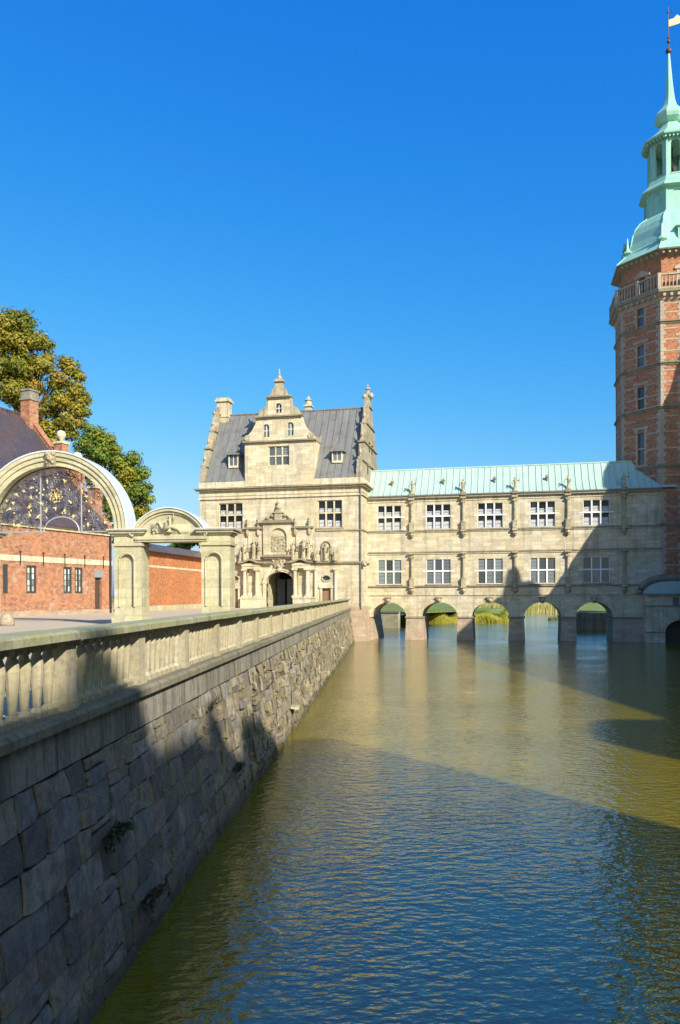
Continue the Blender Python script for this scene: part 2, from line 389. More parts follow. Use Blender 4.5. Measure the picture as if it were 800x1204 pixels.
def ground_mat(name, a, bb, scale=.8, rough=.95, fine=20):
    m, nt, b = new_mat(name)
    g = N(nt, 'ShaderNodeNewGeometry'); pos = g.outputs['Position']
    c = mix(nt, ramp(nt, noise(nt, pos, scale, 5, .7), .35, .65), a, bb)
    c = mix(nt, math_n(nt, 'MULTIPLY', ramp(nt, noise(nt, pos, fine, 3, .7), .45, .7), .3), c, tuple(x*.45 for x in a))
    L(nt, c, b.inputs['Base Color']); b.inputs['Roughness'].default_value = rough; b.inputs['Specular IOR Level'].default_value = .15
    bump(nt, b, noise(nt, pos, fine, 4), .4, .02)
    return m
GRAVEL = ground_mat('courtyard_gravel', (.52,.42,.30), (.46,.38,.28))
LAWN   = ground_mat('lawn', (.13,.20,.04), (.22,.22,.07), .3, .9, 6)
EARTH  = ground_mat('moat_bed', (.08,.07,.04), (.06,.06,.04))

# ------------------------------------------------------------------ the setting
GZ = 3.60                                     # courtyard level above the water
WALLV = math.atan2(1.0, 55/918.0)             # direction of the moat wall
MW = Frame((0, 0, 0), WALLV)                  # local x along the wall, y inland (left), z up
ANG = -R(12.3)
wp = at_z(600, 753.3, 0.0)
W = Frame(wp, ANG)                            # gallery wing
M_OFF = 3.4
Mf = Frame(W.M @ Vector((0, -M_OFF, 0)), ANG) # sandstone house, standing forward of the wing

def flat(name, pts, z, mat, kind='structure'):
    mb = MB(); mb.face([(x, y, z) for x, y in pts]); o = mb.build(name, mat); o['kind'] = kind; return o
flat('ground', [(-3000,-3000),(3000,-3000),(3000,4000),(-3000,4000)], -1.4, EARTH)
wy0, wy1 = -70, 216
def mwp(s, y): p = MW.M @ Vector((s, y, 0)); return (p.x, p.y)
flat('water', [mwp(-70, 3.9), (90,-70), (90,260), (-30,260), mwp(100, 3.9)], 0.0, WATER)
flat('courtyard', [mwp(-80, 4.0), mwp(96, 4.0), (-5,150), (-400,150), (-400,-80)], GZ, GRAVEL)

def terrain():
    mb = MB(); nx, ny = 60, 24
    P = {}
    for j in range(ny+1):
        for i in range(nx+1):
            x = -300 + 900*i/nx; t = j/ny; y = 150 + 1600*t*t
            bank = 143 if x < 31 else (143 + min(1, (x-31)/3)*62)
            y = bank + (2600-bank)*t**2.2
            z = .15 + min(1.2, (y-bank)*.05) + 2.5*max(0, t-.15)
            P[i, j] = (x, y, z - (1.2 if j == 0 else 0))
    for j in range(ny):
        for i in range(nx): mb.face([P[i,j],P[i+1,j],P[i+1,j+1],P[i,j+1]])
    o = mb.build('lawn', LAWN); o['kind'] = 'structure'
terrain()

# ------------------------------------------------------------------ moat wall: rough granite, each near stone its own part
def make_moat_wall():
    root = MW.empty('moat_wall'); tag(root, 'rough granite retaining wall rising from the moat below the balustrade', 'retaining wall')
    S0, S1 = 3.0, 84.2
    ztop, zbot = 2.95, -.75
    yat = lambda z: 3.90 - (ztop - z) * .132
    core = MB()
    yo = .19
    core.hexa([(S0-8, yat(zbot)+yo, zbot),(S1, yat(zbot)+yo, zbot),(S1, 7, zbot),(S0-8, 7, zbot),(S0-8, yat(ztop)+yo, ztop),(S1, yat(ztop)+yo, ztop),(S1, 7, ztop),(S0-8, 7, ztop)])
    core.box(S0-8, S1, 4.06, 7, ztop, GZ-.14)
    core.build('wall_core', MORTAR, root)
    # courses
    hs = []; z = ztop
    r = random.Random(3)
    while z > zbot: h = r.uniform(.32,.54); hs.append((z, max(zbot, z-h))); z -= h
    stones = []
    def wob(ci, s): return .03*math.sin(s*1.3 + ci*2.1) + .022*math.sin(s*3.1 + ci*5.3)
    for ci, (zt, zb) in enumerate(hs):
        s = S0 - 6 + r.uniform(0, .5)
        sl0 = r.uniform(-.06,.06)
        while s < S1:
            w = r.uniform(.34, .84)
            sl1 = r.uniform(-.07,.07)
            if r.random() < .16:         # split a stone in two small ones
                zm = (zt+zb)/2 + r.uniform(-.06,.06)
                stones.append((ci, s, s+w, sl0, sl1, zt, zm, True, False)); stones.append((ci, s, s+w, sl0, sl1, zm, zb, False, True))
            else: stones.append((ci, s, s+w, sl0, sl1, zt, zb, True, True))
            s += w; sl0 = sl1
    def stone(mb, st):
        ci, a, b, sa, sb, zt, zb, wt, wb = st
        b = min(b, S1-.02)
        if b - a < .12: return
        g = r.choice((.005,.007,.009,.012,.016)); ga = r.uniform(.05,.09) if r.random() < .16 and b-a > .4 else g; gb = r.uniform(.04,.08) if r.random() < .12 and b-a > .4 else g; far = min(1, max(0, (a-14)/8))
        nx, nz = 3, 3
        kf = 1+1.8*far; proud = kf*r.uniform(-.02,.024); tiltx = kf*r.uniform(-.022,.022); tiltz = kf*r.uniform(-.012,.02)
        base = r.choice([(.22,.20,.175),(.28,.245,.19),(.19,.18,.16),(.26,.22,.165),(.33,.295,.235),(.28,.215,.18),(.25,.245,.235),(.21,.20,.195)])
        k = r.uniform(.6,1.35); oc = far*r.uniform(.1,.9); base = tuple(x*(1-oc)+y_*oc for x, y_ in zip(base, (.42,.33,.18))); tint = (base[0]*k, base[1]*k, base[2]*k, 1)
        G = []
        for j in range(nz+1):
            row = []
            for i in range(nx+1):
                u, v = i/nx, j/nz
                wa_ = ga*(.25+.75*v) if ga > .03 else ga; wb_ = gb*(.25+.75*v) if gb > .03 else gb
                x = (a+wa_) + (b-a-wa_-wb_)*u
                top = zt - g + (wob(ci, x) if (wt and ci > 0) else 0); bot = zb + g + (wob(ci+1, x) if wb else 0)
                z = bot + (top-bot)*v
                x += (sa*(1-u) + sb*u)*(v-.5)*2*.5
                edge = (i in (0, nx)) + (j in (0, nz))
                d = [0.0, .006, .014][edge]
                if 0 < i < nx: x += r.uniform(-.04,.04)
                if edge: x += r.uniform(-.014,.014); z += r.uniform(-.014,.014)
                y = yat(z) - proud + d + tiltx*(u-.5) + tiltz*(v-.5) + kf*r.uniform(-.007,.007)
                row.append((x, y, z))
            G.append(row)
        for j in range(nz):
            for i in range(nx): mb.face([G[j][i],G[j][i+1],G[j+1][i+1],G[j+1][i]], tint)
        ring = [G[0][i] for i in range(nx+1)] + [G[j][nx] for j in range(1,nz+1)] + [G[nz][i] for i in range(nx-1,-1,-1)] + [G[j][0] for j in range(nz-1,0,-1)]
        for p, q in zip(ring, ring[1:]+ring[:1]):
            mb.face([p, (p[0],p[1]+.03,p[2]), (q[0],q[1]+.03,q[2]), q], tint); mb.face([(p[0],p[1]+.03,p[2]), (p[0],p[1]+.24,p[2]), (q[0],q[1]+.24,q[2]), (q[0],q[1]+.03,q[2])], (.045,.04,.033,1))  # inner joint faces: dark dirt, painted to deepen the shade of the slots
    # those that show largest: near ones within view, the rest joined
    def score(st):
        x = (st[1]+st[2])/2; z = (st[5]+st[6])/2
        p = MW.M @ Vector((x, yat(z), z))
        if p.y < 1: return 0
        px = 400 + F_PX*p.x/p.y; py = HOR - F_PX*(p.z-EYE)/p.y
        if px < -25 or py > 1230 or z < -.1: return 0
        return (st[2]-st[1])*(st[5]-st[6])/p.y**3
    order = sorted(stones, key=score, reverse=True)
    rest = MB()
    for n, st in enumerate(order):
        if n < 295 and score(st) > 0:
            mb = MB(); stone(mb, st)
            if mb.v: mb.build('stone', GRANITE, root)
        else: stone(rest, st)
    o = rest.build('far_stones', GRANITE, root); o['kind'] = 'stuff'
    # dressed course of long blocks under the ledge
    s = -5.0
    while s < S1:
        w = r.uniform(1.2, 1.9); e = min(s+w, S1)
        mb = MB(); d = r.uniform(-.008,.008)
        mb.hexa([(s+.006,3.90+d,ztop+.02),(e-.006,3.90+d,ztop+.02),(e-.006,4.3,ztop+.02),(s+.006,4.3,ztop+.02),(s+.006,3.92+d,GZ-.135),(e-.006,3.92+d,GZ-.135),(e-.006,4.3,GZ-.135),(s+.006,4.3,GZ-.135)])
        mb.build('dressed_block', LEDGE, root)
        s = e
    s = -5.0
    while s < S1:
        w = r.uniform(1.6, 2.4); e = min(s+w, S1)
        mb = MB()
        mb.prismx([(3.80,GZ-.13),(4.55,GZ-.13),(4.55,GZ+.012),(3.86,GZ+.012),(3.80,GZ-.03)], s+.004, e-.004)
        mb.build('ledge_stone', LEDGETOP, root)
        s = e
make_moat_wall()

# ------------------------------------------------------------------ balustrade on the wall
def make_balustrade():
    root = MW.empty('balustrade'); tag(root, 'long sandstone balustrade with mossy rail along the top of the moat wall', 'balustrade')
    z0, H = GZ+.012, 1.0
    prof = [(.085,0),(.085,.07),(.075,.085),(.047,.12),(.052,.17),(.058,.27),(.070,.40),(.082,.52),(.085,.60),(.072,.69),(.055,.74),(.05,.76),(.07,.775),(.07,.79),(.1,.80),(.1,.845)]
    mb = MB()
    mb.box(-.095,.095,-.10,.10,0,.07)
    mb.lathe(prof[1:-2], 12)
    mb.box(-.08,.08,-.09,.09,.79,.867)
    bm_ = mb.mesh('baluster'); bm_.materials.append(PARAPET)
    for p in bm_.polygons: p.use_smooth = False
    pm = MB(); pm.box(-.155,.155,-.15,.15,.10,.80); pm.box(-.18,.18,-.17,.17,0,.10); pm.box(-.17,.17,-.165,.165,.80,.866)
    pmm = pm.mesh('post'); pmm.materials.append(PARAPET)
    yc = 4.14; bay = 2.87; s = 9.67 - 4*bay; k = 0
    while s < 83.6:
        o = link('post', pmm, PARAPET, root); o.location = (s, yc, z0)
        for i in range(8):
            x = s + .36 + (bay-.72)*i/7
            if x < 83.4:
                b = link('baluster', bm_, PARAPET, root); b.location = (x, yc + rnd.uniform(-.008,.008), z0); b.rotation_euler = (0,0,rnd.choice((0,1,2,3))*math.pi/2 + rnd.uniform(-.03,.03))
        rl = MB(); e = min(s+bay, 83.9)
        a = rnd.uniform(-.006,.006)
        rl.prismx([(3.87,z0+.866),(4.41,z0+.866),(4.44,z0+.885),(4.44,z0+.97),(4.40,z0+1.0),(3.88,z0+1.0),(3.84,z0+.97),(3.84,z0+.885)], s+.012, e-.012)
        ob = rl.build('rail_stone', RAILST, root); ob.location = (0, a*1.6, abs(a)*1.2)
        s += bay
make_balustrade()

# ------------------------------------------------------------------ windows and figures
def window(parent, fr, x0, x1, z0, z1, y, cols=3, split=.44, bar=.13, glass=None, blind=0.0, frame_mat=None, edge=.10, slots=None):
    """stone-mullioned window set back y behind the wall face: frame mesh with each pane below it"""
    fm = MB(); e = edge
    fm.box(x0, x1, y-.06, y+.08, z0, z0+e); fm.box(x0, x1, y-.06, y+.08, z1-e, z1)
    fm.box(x0, x0+e, y-.06, y+.08, z0+e, z1-e); fm.box(x1-e, x1, y-.06, y+.08, z0+e, z1-e)
    zi0, zi1 = z0+e, z1-e; xi0, xi1 = x0+e, x1-e
    rows = [(zi0, zi1)] if split is None else [(zi0, zi0+(zi1-zi0)*(1-split)-bar/2), (zi0+(zi1-zi0)*(1-split)+bar/2, zi1)]
    cw = (xi1-xi0-(cols-1)*bar)/cols
    if split is not None: fm.box(xi0, xi1, y-.075, y+.07, rows[0][1], rows[1][0])
    for i in range(1, cols):
        xx = xi0 + i*cw + (i-1)*bar; fm.box(xx, xx+bar, y-.09, y+.075, zi0, zi1)
    o = fm.build('window', frame_mat or WHITEP, parent)
    for a, b in rows:
        for i in range(cols):
            xx = xi0 + i*(cw+bar)
            p = MB(); t = .03
            # thin dark casement round each pane
            p.box(xx, xx+cw, y+.02, y+.04, a, b)
            g = p.build('pane', glass or GLASS_L, o)
            cb = MB()
            cb.box(xx, xx+.035, y-.01, y+.019, a, b); cb.box(xx+cw-.035, xx+cw, y-.01, y+.019, a, b); cb.box(xx+.035, xx+cw-.035, y-.01, y+.019, a, a+.035); cb.box(xx+.035, xx+cw-.035, y-.01, y+.019, b-.035, b)
            n = 3
            for q in range(1, n): cb.box(xx+.035, xx+cw-.035, y+.005, y+.0195, a+(b-a)*q/n-.012, a+(b-a)*q/n+.012)
            cb.build('casement', DARKFR, o)
            if blind:
                hgt = blind if (a == rows[0][0]) else blind*.75
                c = MB(); d = rnd.uniform(-.05,.05)
                c.box(xx+.02, xx+cw-.02, y+.10, y+.115, a, a+(b-a)*min(1, hgt+d)); c.build('blind', CURTAIN, o)
    return o

def figure(mb, x, y, z, h, pose=0, wide=1.0):
    """small robed stone figure: one lathe body with head, arms and a held attribute"""
    P = [(.13,0),(.14,.03),(.115,.08),(.10,.22),(.085,.36),(.10,.46),(.085,.54),(.105,.62),(.125,.71),(.10,.775),(.042,.81),(.04,.83),(.06,.86),(.07,.90),(.06,.955),(.02,.995)]
    sw = (.05 if pose % 3 == 0 else -.05 if pose % 3 == 1 else .02)*h
    mb.lathe([(r*h*.95*wide, z + t*h) for r, t in P], 9, x, y, phase=pose, sx=1.0, sy=.8, lean=lambda zz: sw*math.sin((zz-z)/h*3.1))
    s = h
    if pose % 2 == 0:
        mb.tube([(x-.13*s,y,z+.74*s),(x-.24*s,y-.06*s,z+.58*s),(x-.16*s,y-.14*s,z+.46*s)], .04*s, 6, .03*s)
        mb.tube([(x+.13*s,y,z+.74*s),(x+.27*s,y-.05*s,z+.70*s),(x+.30*s,y-.08*s,z+.92*s)], .04*s, 6, .028*s)
        mb.tube([(x+.30*s,y-.08*s,z+.55*s),(x+.30*s,y-.08*s,z+1.12*s)], .02*s, 5)
    else:
        mb.tube([(x+.13*s,y,z+.74*s),(x+.22*s,y-.08*s,z+.56*s),(x+.08*s,y-.16*s,z+.52*s)], .04*s, 6, .03*s)
        mb.tube([(x-.13*s,y,z+.74*s),(x-.26*s,y-.03*s,z+.62*s),(x-.27*s,y-.06*s,z+.42*s)], .04*s, 6, .03*s)
    mb.box(x-.19*s, x+.19*s, y-.17*s, y+.17*s, z-.06*s, z+.002)

# ------------------------------------------------------------------ sandstone house (left of the wing)
def make_house():
    root = Mf.empty('sandstone_house'); tag(root, 'three-storey sandstone house with scrolled gable and sculpted arched portal', 'house')
    X0 = Mf.x(235.6, 0, 640); X1 = Mf.x(426.0, 0, 640); D = 11.0
    zc = Mf.z(330, 573.2)                # main cornice line
    ze = Mf.z(330, 564.5)                # foot of the roof
    zr = Mf.z(400, 481.5, D/2)           # ridge
    gx = lambda px, py=640: Mf.at(px, py)[0]
    gz = lambda py, px=330: Mf.at(px, py)[1]
    # openings
    wl_ = (gx(257.6), gx(285.6), gz(622.4,270), gz(591.6,270)); wr_ = (gx(373.8), gx(402.6), gz(620.5,388), gz(588.0,388))
    dc = gx(329.0); dh = (gx(345.2)-gx(313.0))/2; dz = gz(684.5); dr = gz(672.2) - dz
    door = (dc-dh, dc+dh, GZ-.2, dz+dr+.02)
    sd = [(gx(379), gx(389), GZ-.2, gz(692)), (gx(272), gx(280), GZ-.2, gz(692))]
    ov = [(gx(379.2), gx(388.2), gz(683,384), gz(676.8,384)), (gx(272), gx(280.5), gz(683.6,276), gz(677.4,276))]
    wall = MB()
    wall.holewall(X0, X1, -1.0, zc, [wl_, wr_, door, *sd, *ov], 0, .35)
    wall.archfill(dc, dh, dz, dr, dz+dr+.02, 0, .8, 18)
    for x0,x1,z0,z1 in ov:                 # oval lights
        xm, zm, hw, hh = (x0+x1)/2, (z0+z1)/2, (x1-x0)/2, (z1-z0)/2
        wall.archfill(xm, hw, zm, hh, z1, 0, .3, 12); wall.archfill(xm, hw, zm, -hh, z0, 0, .3, 12)
    wall.face([(X1,0,-1),(X1,D,-1),(X1,D,zc),(X1,0,zc)]); wall.face([(X0,0,-1),(X0,0,zc),(X0,D,zc),(X0,D,-1)]); wall.face([(X0,D,-1),(X0,D,zc),(X1,D,zc),(X1,D,-1)])
    wall.box(X0, X1, .02, D, zc-.02, ze-.03)
    wall.build('wall', SAND, root)
    base = MB()                            # battered granite footing standing in the water
    bx0 = gx(418, 735); zt = gz(713, 426)
    base.hexa([(bx0-1.0,-.55,-1),(X1+.75,-.55,-1),(X1+.75,D,-1),(bx0-1.0,D,-1),(bx0-1.0,-.06,zt),(X1+.06,-.06,zt),(X1+.06,D,zt),(bx0-1.0,D,zt)])
    base.build('footing', PIERST, root)
    # door passage
    ps = MB(); ps.box(dc-dh-.01, dc+dh+.01, 5.5, 5.6, GZ-.2, dz+dr+.3); ps.build('passage_end', INSIDE, root)
    ps = MB(); ps.face([(dc-dh-.02,.8,GZ-.1),(dc-dh-.02,5.5,GZ-.1),(dc-dh-.02,5.5,dz+dr+.3),(dc-dh-.02,.8,dz+dr+.3)]); ps.face([(dc+dh+.02,.8,GZ-.1),(dc+dh+.02,5.5,GZ-.1),(dc+dh+.02,5.5,dz+dr+.3),(dc+dh+.02,.8,dz+dr+.3)])
    ps.face([(dc-dh,.8,dz+dr+.3),(dc+dh,.8,dz+dr+.3),(dc+dh,5.5,dz+dr+.3),(dc-dh,5.5,dz+dr+.3)]); ps.face([(dc-dh,0,GZ+.01),(dc+dh,0,GZ+.01),(dc+dh,5.5,GZ+.01),(dc-dh,5.5,GZ+.01)])
    ps.build('passage', GATE, root)
    for sgn in (-1, 1):                    # half-open door leaves inside the passage
        lf = MB(); lf.box(0, .9, -.04, .04, GZ, dz+.4)
        o = lf.build('door_leaf', DOOR_L, root); o.location = (dc + (-dh+.25 if sgn < 0 else .1), 3.4 if sgn < 0 else 2.6, 0); o.rotation_euler = (0,0,R(20 if sgn < 0 else -12))
    for x0,x1,z0,z1 in sd:
        d = MB(); d.box(x0+.02, x1-.02, .22, .3, GZ, z1-.02); d.box(x0+.12,(x0+x1)/2-.04,.19,.22,GZ+.2,z1-.2); d.box((x0+x1)/2+.04,x1-.12,.19,.22,GZ+.2,z1-.2); d.build('side_door', DOORW, root)
        s = MB(); s.box(x0-.22,x0,-.10,.1,GZ,z1+.02); s.box(x1,x1+.22,-.10,.1,GZ,z1+.02); s.box(x0-.32,x1+.32,-.16,.1,z1+.02,z1+.26); s.build('door_surround', TRIM, root)
    for x0,x1,z0,z1 in ov:
        g = MB(); g.box(x0, x1, .2, .24, z0, z1); g.build('oval_pane', GLASS_L, root)
        s = MB(); xm, zm, hw, hh = (x0+x1)/2, (z0+z1)/2, (x1-x0)/2, (z1-z0)/2
        s.tube([(xm+(hw+.06)*math.cos(a), -.02, zm+(hh+.06)*math.sin(a)) for a in [2*math.pi*i/16 for i in range(17)]], .09, 6); s.build('oval_surround', CARVED, root)
    for wv_ in (wl_, wr_):
        window(root, Mf, *wv_, .22, 3, .45, .17, GLASS_U, .5, TRIM)
        s = MB(); s.box(wv_[0]-.2, wv_[1]+.2, -.12, .1, wv_[2]-.2, wv_[2]-.002); s.build('window_sill', WEATHER, root)
    # string courses and cornice
    def band(name, z, h, out, mat, x0=X0, x1=X1, ret=True):
        m = MB(); m.box(x0-(out if ret and x0 == X0 else 0), x1+(out if ret and x1 == X1 else 0), -out, .05, z-h/2, z+h/2)
        if ret and x1 == X1: m.box(X1, X1+out, .0505, D*.55, z-h/2, z+h/2)
        m.build(name, mat, root)
    zs1 = gz(661.3, 410); zs0 = gz(623, 410)
    band('string_course', zs1, .22, .22, WEATHER, gx(368.5)); band('string_course', zs0, .14, .12, CARVED, gx(372))
    band('string_course', zs0, .14, .12, CARVED, X0, gx(288))
    band('frieze', (zc+gz(581.5))/2 - .08, zc-gz(581.5)-.2, .06, TRIM)
    band('string_course', gz(584), .2, .16, TRIM)
    # main cornice in stepped layers
    band('cornice', zc+.06, .14, .55, WEATHER); band('cornice', zc-.10, .16, .38, CARVED)
    band('eaves_band', (zc+.13+ze)/2, ze-zc-.13, .10, TRIM)
    lc = MB(); lx = X1+.25; lz = zs1-.15    # carved lion-head corbel at the corner
    lc.ball(lx, -.05, lz, .36, 10, 7); lc.ball(lx+.3, -.15, lz+.12, .22, 8, 6); lc.ball(lx+.1, -.3, lz-.1, .2, 8, 6); lc.build('corbel', CARVED, root, True)
    dp = MB(); dp.tube([(X1-.12,-.16,gz(716,426)),(X1-.12,-.16,zc-.2)], .06, 8); dp.build('drainpipe', LEAD, root)
    # roof with seams
    rf = MB(); eo = .35
    sl = (zr-ze)/(D/2)
    gR = X1-.55; gL = X0+.55
    rf.face([(gL,-.10,ze),(gR,-.10,ze),(gR,D/2,zr),(gL,D/2,zr)]); rf.face([(gR,D+.1,ze),(gL,D+.1,ze),(gL,D/2,zr),(gR,D/2,zr)])
    roof = rf.build('roof', LEAD, root)
    n = 22
    for i in range(n+1):
        x = gL + .15 + (gR-gL-.3)*i/n
        m = MB(); m.hexa([(x-.035,-.13,ze),(x+.035,-.13,ze),(x+.035,-.02,ze),(x-.035,-.02,ze),(x-.035,D/2-.06,zr),(x+.035,D/2-.06,zr),(x+.035,D/2,zr-.05),(x-.035,D/2,zr-.05)])
        for v in range(4): pass
        m.v = [(a, b, c + (.075 if k in (0,1,4,5) else 0)) for k, (a, b, c) in enumerate(m.v)]
        m.build('roof_seam', LEAD, roof)
    rr = MB(); rr.tube([(gL, D/2, zr+.03),(gR, D/2, zr+.03)], .12, 8); rr.build('ridge_roll', LEAD, roof)
    # end gables: outline in (y, z), same on both ends
    half = D/2; hgt = zr-ze
    L_ = [(0, 0), (.0,.12),(.04,.16),(.07,.23),(.18,.235),(.18,.30),(.22,.31),(.27,.37),(.30,.46),(.41,.465),(.41,.52),(.44,.53),(.50,.60),(.55,.70),(.66,.705),(.66,.76),(.69,.77),(.76,.84),(.80,.93),(.90,.935),(.90,1.04),(1.0,1.045)]
    pts = [(-.05 + half*t, ze-.3 + (hgt+.9)*h) for t, h in L_]
    poly = pts + [(D - y, z) for y, z in reversed(pts[:-1])]
    for x0, x1, nm in ((X1-.6, X1, 'gable'), (X0, X0+.6, 'gable')):
        g = MB(); g.prismx(poly, x0, x1); go = g.build(nm, GABLEST, root)
        c = MB()
        for q in (7, 9, 13, 14, 18, 20):
            y, z = pts[q]
        for t, h in ((.03,.235),(.22,.465),(.50,.705),(.80,.935)):
            zz = ze-.3+(hgt+.9)*h
            m = MB(); y0 = -.05+half*(t+.06); m.box(x0-.12, x1+.14, y0-.1, D-y0+.1, zz-.09, zz+.05); m.build('gable_cornice', WEATHER, go)
        for t, h, s in ((.10,.235,1.0),(.33,.465,1.0),(.57,.705,1.0)):
            zz = ze-.3+(hgt+.9)*h+.05
            for yy in (-.05+half*(t+.03), D+.05-half*(t+.03)):
                m = MB(); xm = (x0+x1)/2
                m.box(xm-.22,xm+.22,yy-.22,yy+.22,zz,zz+.35); m.lathe([(.2,zz+.35),(.1,zz+.5),(.22,zz+.75),(.2,zz+.95),(.08,zz+1.1),(.05,zz+1.5)], 8, xm, yy); m.build('pinnacle', CARVED, go)
        for vy, vz in ((.32,.12),(.68,.12),(.42,.40),(.58,.40)):
            # scroll blocks and slit lights on the outer face
            m = MB(); xo = x1 if x1 == X1 else x0-.04; yy = D*vy; zz = ze-.3+(hgt+.9)*vz
            m.box(xo, xo+.04, yy-.3, yy+.3, zz, zz+.9); m.build('gable_light', DARKFR, go)
            m = MB(); m.box(xo-.02 if x1 == X1 else xo-.1, xo+.14, yy-.5, yy+.5, zz+.95, zz+1.12); m.build('light_hood', CARVED, go)
        if x1 == X1:
            m = MB(); xm = (x0+x1)/2; zz = ze-.3+(hgt+.9)*1.045
            m.box(xm-.36,xm+.36,half-.36,half+.36,zz,zz+.3); m.lathe([(.42,zz+.3),(.45,zz+.4),(.26,zz+.5),(.2,zz+1.0),(.32,zz+1.08),(.32,zz+1.2),(.12,zz+1.35),(.04,zz+1.75)], 8, xm, half); m.build('finial', CARVED, go)
            m = MB(); m.ball(xm+.4, half-.2, zz+.3, .35, 8, 6); m.ball(xm-.3, half-.35, zz+.2, .3, 8, 6); m.build('scroll', CARVED, go, True)
    # chimneys
    cx0, cz0 = Mf.at(257.5, 500, D/2); cx1, cz1 = Mf.at(270.5, 468.5, D/2)
    m = MB(); m.box(cx0, cx1, half-.6, half+.6, zr-2.2, cz1-.5); m.box(cx0-.18, cx1+.18, half-.78, half+.78, cz1-.5, cz1-.25); m.box(cx0-.05, cx1+.05, half-.65, half+.65, cz1-.25, cz1); m.box(cx0-.08,cx1+.08,half-.68,half+.68,zr-.3,zr-.1); m.build('chimney', SAND, root)
    m = MB(); m.ball(cx0-.35, half-.3, zr+.3, .32, 8, 6); m.build('gable_scroll', CARVED, root, True)
    hx = Mf.x(363, D*.8, 475); hz = Mf.z(363, 469, D*.8)
    m = MB(); m.box(hx-.35,hx+.35,D*.8-.35,D*.8+.35,ze+2,hz-1.0); m.box(hx-.5,hx+.5,D*.8-.5,D*.8+.5,hz-1.0,hz-.8); m.lathe([(.42,hz-.8),(.36,hz-.3),(.5,hz-.2),(.2,hz),(.1,hz+.3)], 8, hx, D*.8); m.build('chimney', SAND, root)
    # central scrolled dormer gable, flush with the front
    fx = lambda px: Mf.at(px, 540, -.02)[0]; fz = lambda py: Mf.at(329, py, -.02)[1]
    a0, a1 = fx(288.5), fx(369.5); z1 = fz(518.5); z2 = fz(489.5); z3 = fz(466.5); z4 = fz(449.0)
    w1 = (fx(316.0), fx(340.5), fz(547.5), fz(524.5))
    g = MB(); g.holewall(a0, a1, ze-.6, z1, [w1], -.14, .3)
    g.face([(a1,-.14,ze-.6),(a1,3.5,ze-.6),(a1,3.5,z1),(a1,-.14,z1)]); g.face([(a0,-.14,ze-.6),(a0,-.14,z1),(a0,3.5,z1),(a0,3.5,ze-.6)])
    b0, b1 = fx(304.5), fx(353.0)
    wa = [(fx(310.2), fx(317.2), fz(513.5), fz(498)), (fx(338.6), fx(345.8), fz(513), fz(497))]
    g.holewall(b0, b1, z1, z2, wa, -.12, .3)
    for x0,x1,zz0,zz1 in wa: g.archfill((x0+x1)/2, (x1-x0)/2, zz1-(x1-x0)*.5, (x1-x0)*.48, zz1, -.12, .3, 10)
    c0, c1 = fx(316), fx(341.5); wt = (fx(325), fx(331.8), fz(485.5), fz(474))
    g.holewall(c0, c1, z2, z3, [wt], -.12, .3); g.archfill((wt[0]+wt[1])/2, (wt[1]-wt[0])/2, wt[3]-(wt[1]-wt[0])*.5, (wt[1]-wt[0])*.48, wt[3], -.12, .3, 10)
    gb = g.build('dormer_gable', SAND, root)
    back = MB(); back.box(b0, b1, .2, .6, z1, z2); back.box(c0,c1,.2,.6,z2,z3); back.box(a0+.02,a1-.02,.6,.7,z1-.4,z1)
    # volutes
    hw1 = (fx(371.0)-fx(353.0)); H1 = z2-z1
    for sgn, xb in ((-1, b0), (1, b1)):
        P = [(xb, z1), (xb+sgn*hw1, z1)] + [(xb+sgn*hw1*(1-t)**1.9*1.0 + sgn*.28*t, z1 + .12*H1 + H1*.88*t) for t in [0,.1,.2,.35,.5,.65,.8,1.0]] + [(xb, z2)]
        if sgn < 0: P = P[::-1]
        m = MB(); m.prism(P, -.10, .55); m.build('volute', SAND, gb)
        for cxv, czv, rr in ((xb+sgn*(hw1-.45), z1+.45, .34),):
            m = MB(); m.lathe([(rr,-.20),(rr,-.06),(rr*.5,-.04)], 14); m.v = [(cxv+x, z if False else y, czv+z_) for x, z_, y in m.v]; m.build('volute_eye', CARVED, gb)
        xb2 = c0 if sgn < 0 else c1; hw2 = (fx(353.5)-fx(341.5)); H2 = z3-z2
        P = [(xb2, z2), (xb2+sgn*hw2, z2), (xb2+sgn*hw2, z2+.1*H2)] + [(xb2+sgn*hw2*(.98-.55*t-.35*(t**3)), z2 + H2*(.12+.40*math.sin(t*math.pi/2))) for t in [.15,.35,.55,.75,.9]] + [(xb2+sgn*.22, z2+H2*.62),(xb2+sgn*.10, z3), (xb2, z3)]
        if sgn < 0: P = P[::-1]
        m = MB(); m.prism(P, -.10, .5); m.build('volute', CARVED, gb)
    xm = fx(328.6)
    T = [(-1.05,0),(-.98,.25),(-.82,.55),(-.78,.8),(-.62,1.0),(-.42,1.3),(-.38,1.65)]
    sc_ = (z4-z3)/1.65
    P = [(xm+x, z3+z*sc_) for x, z in T]; P = [(2*xm-x, z) for x, z in P] + P[::-1]
    m = MB(); m.prism(P, -.10, .45); m.build('gable_top', CARVED, gb)
    m = MB(); m.box(xm-.55,xm+.55,-.3,.6,z4,z4+.16); m.box(xm-.4,xm+.4,-.2,.5,z4+.16,z4+.34); m.lathe([(.3,z4+.34),(.32,z4+.5),(.12,z4+.75),(.05,z4+1.5)], 8, xm, .15); m.build('finial', CARVED, gb)
    m = MB(); sl_ = 3
    for nm, x0, x1, zz, ov_ in (('cornice', a0, a1, z1, .22), ('cornice', b0-.15, b1+.15, z2, .22), ('cornice', c0, c1, z3, .2)):
        m = MB(); m.box(x0-ov_, x1+ov_, -.42, .58, zz-.10, zz+.06); m.box(x0-ov_*.4, x1+ov_*.4, -.28, .56, zz-.24, zz-.102); m.build(nm, WEATHER, gb)
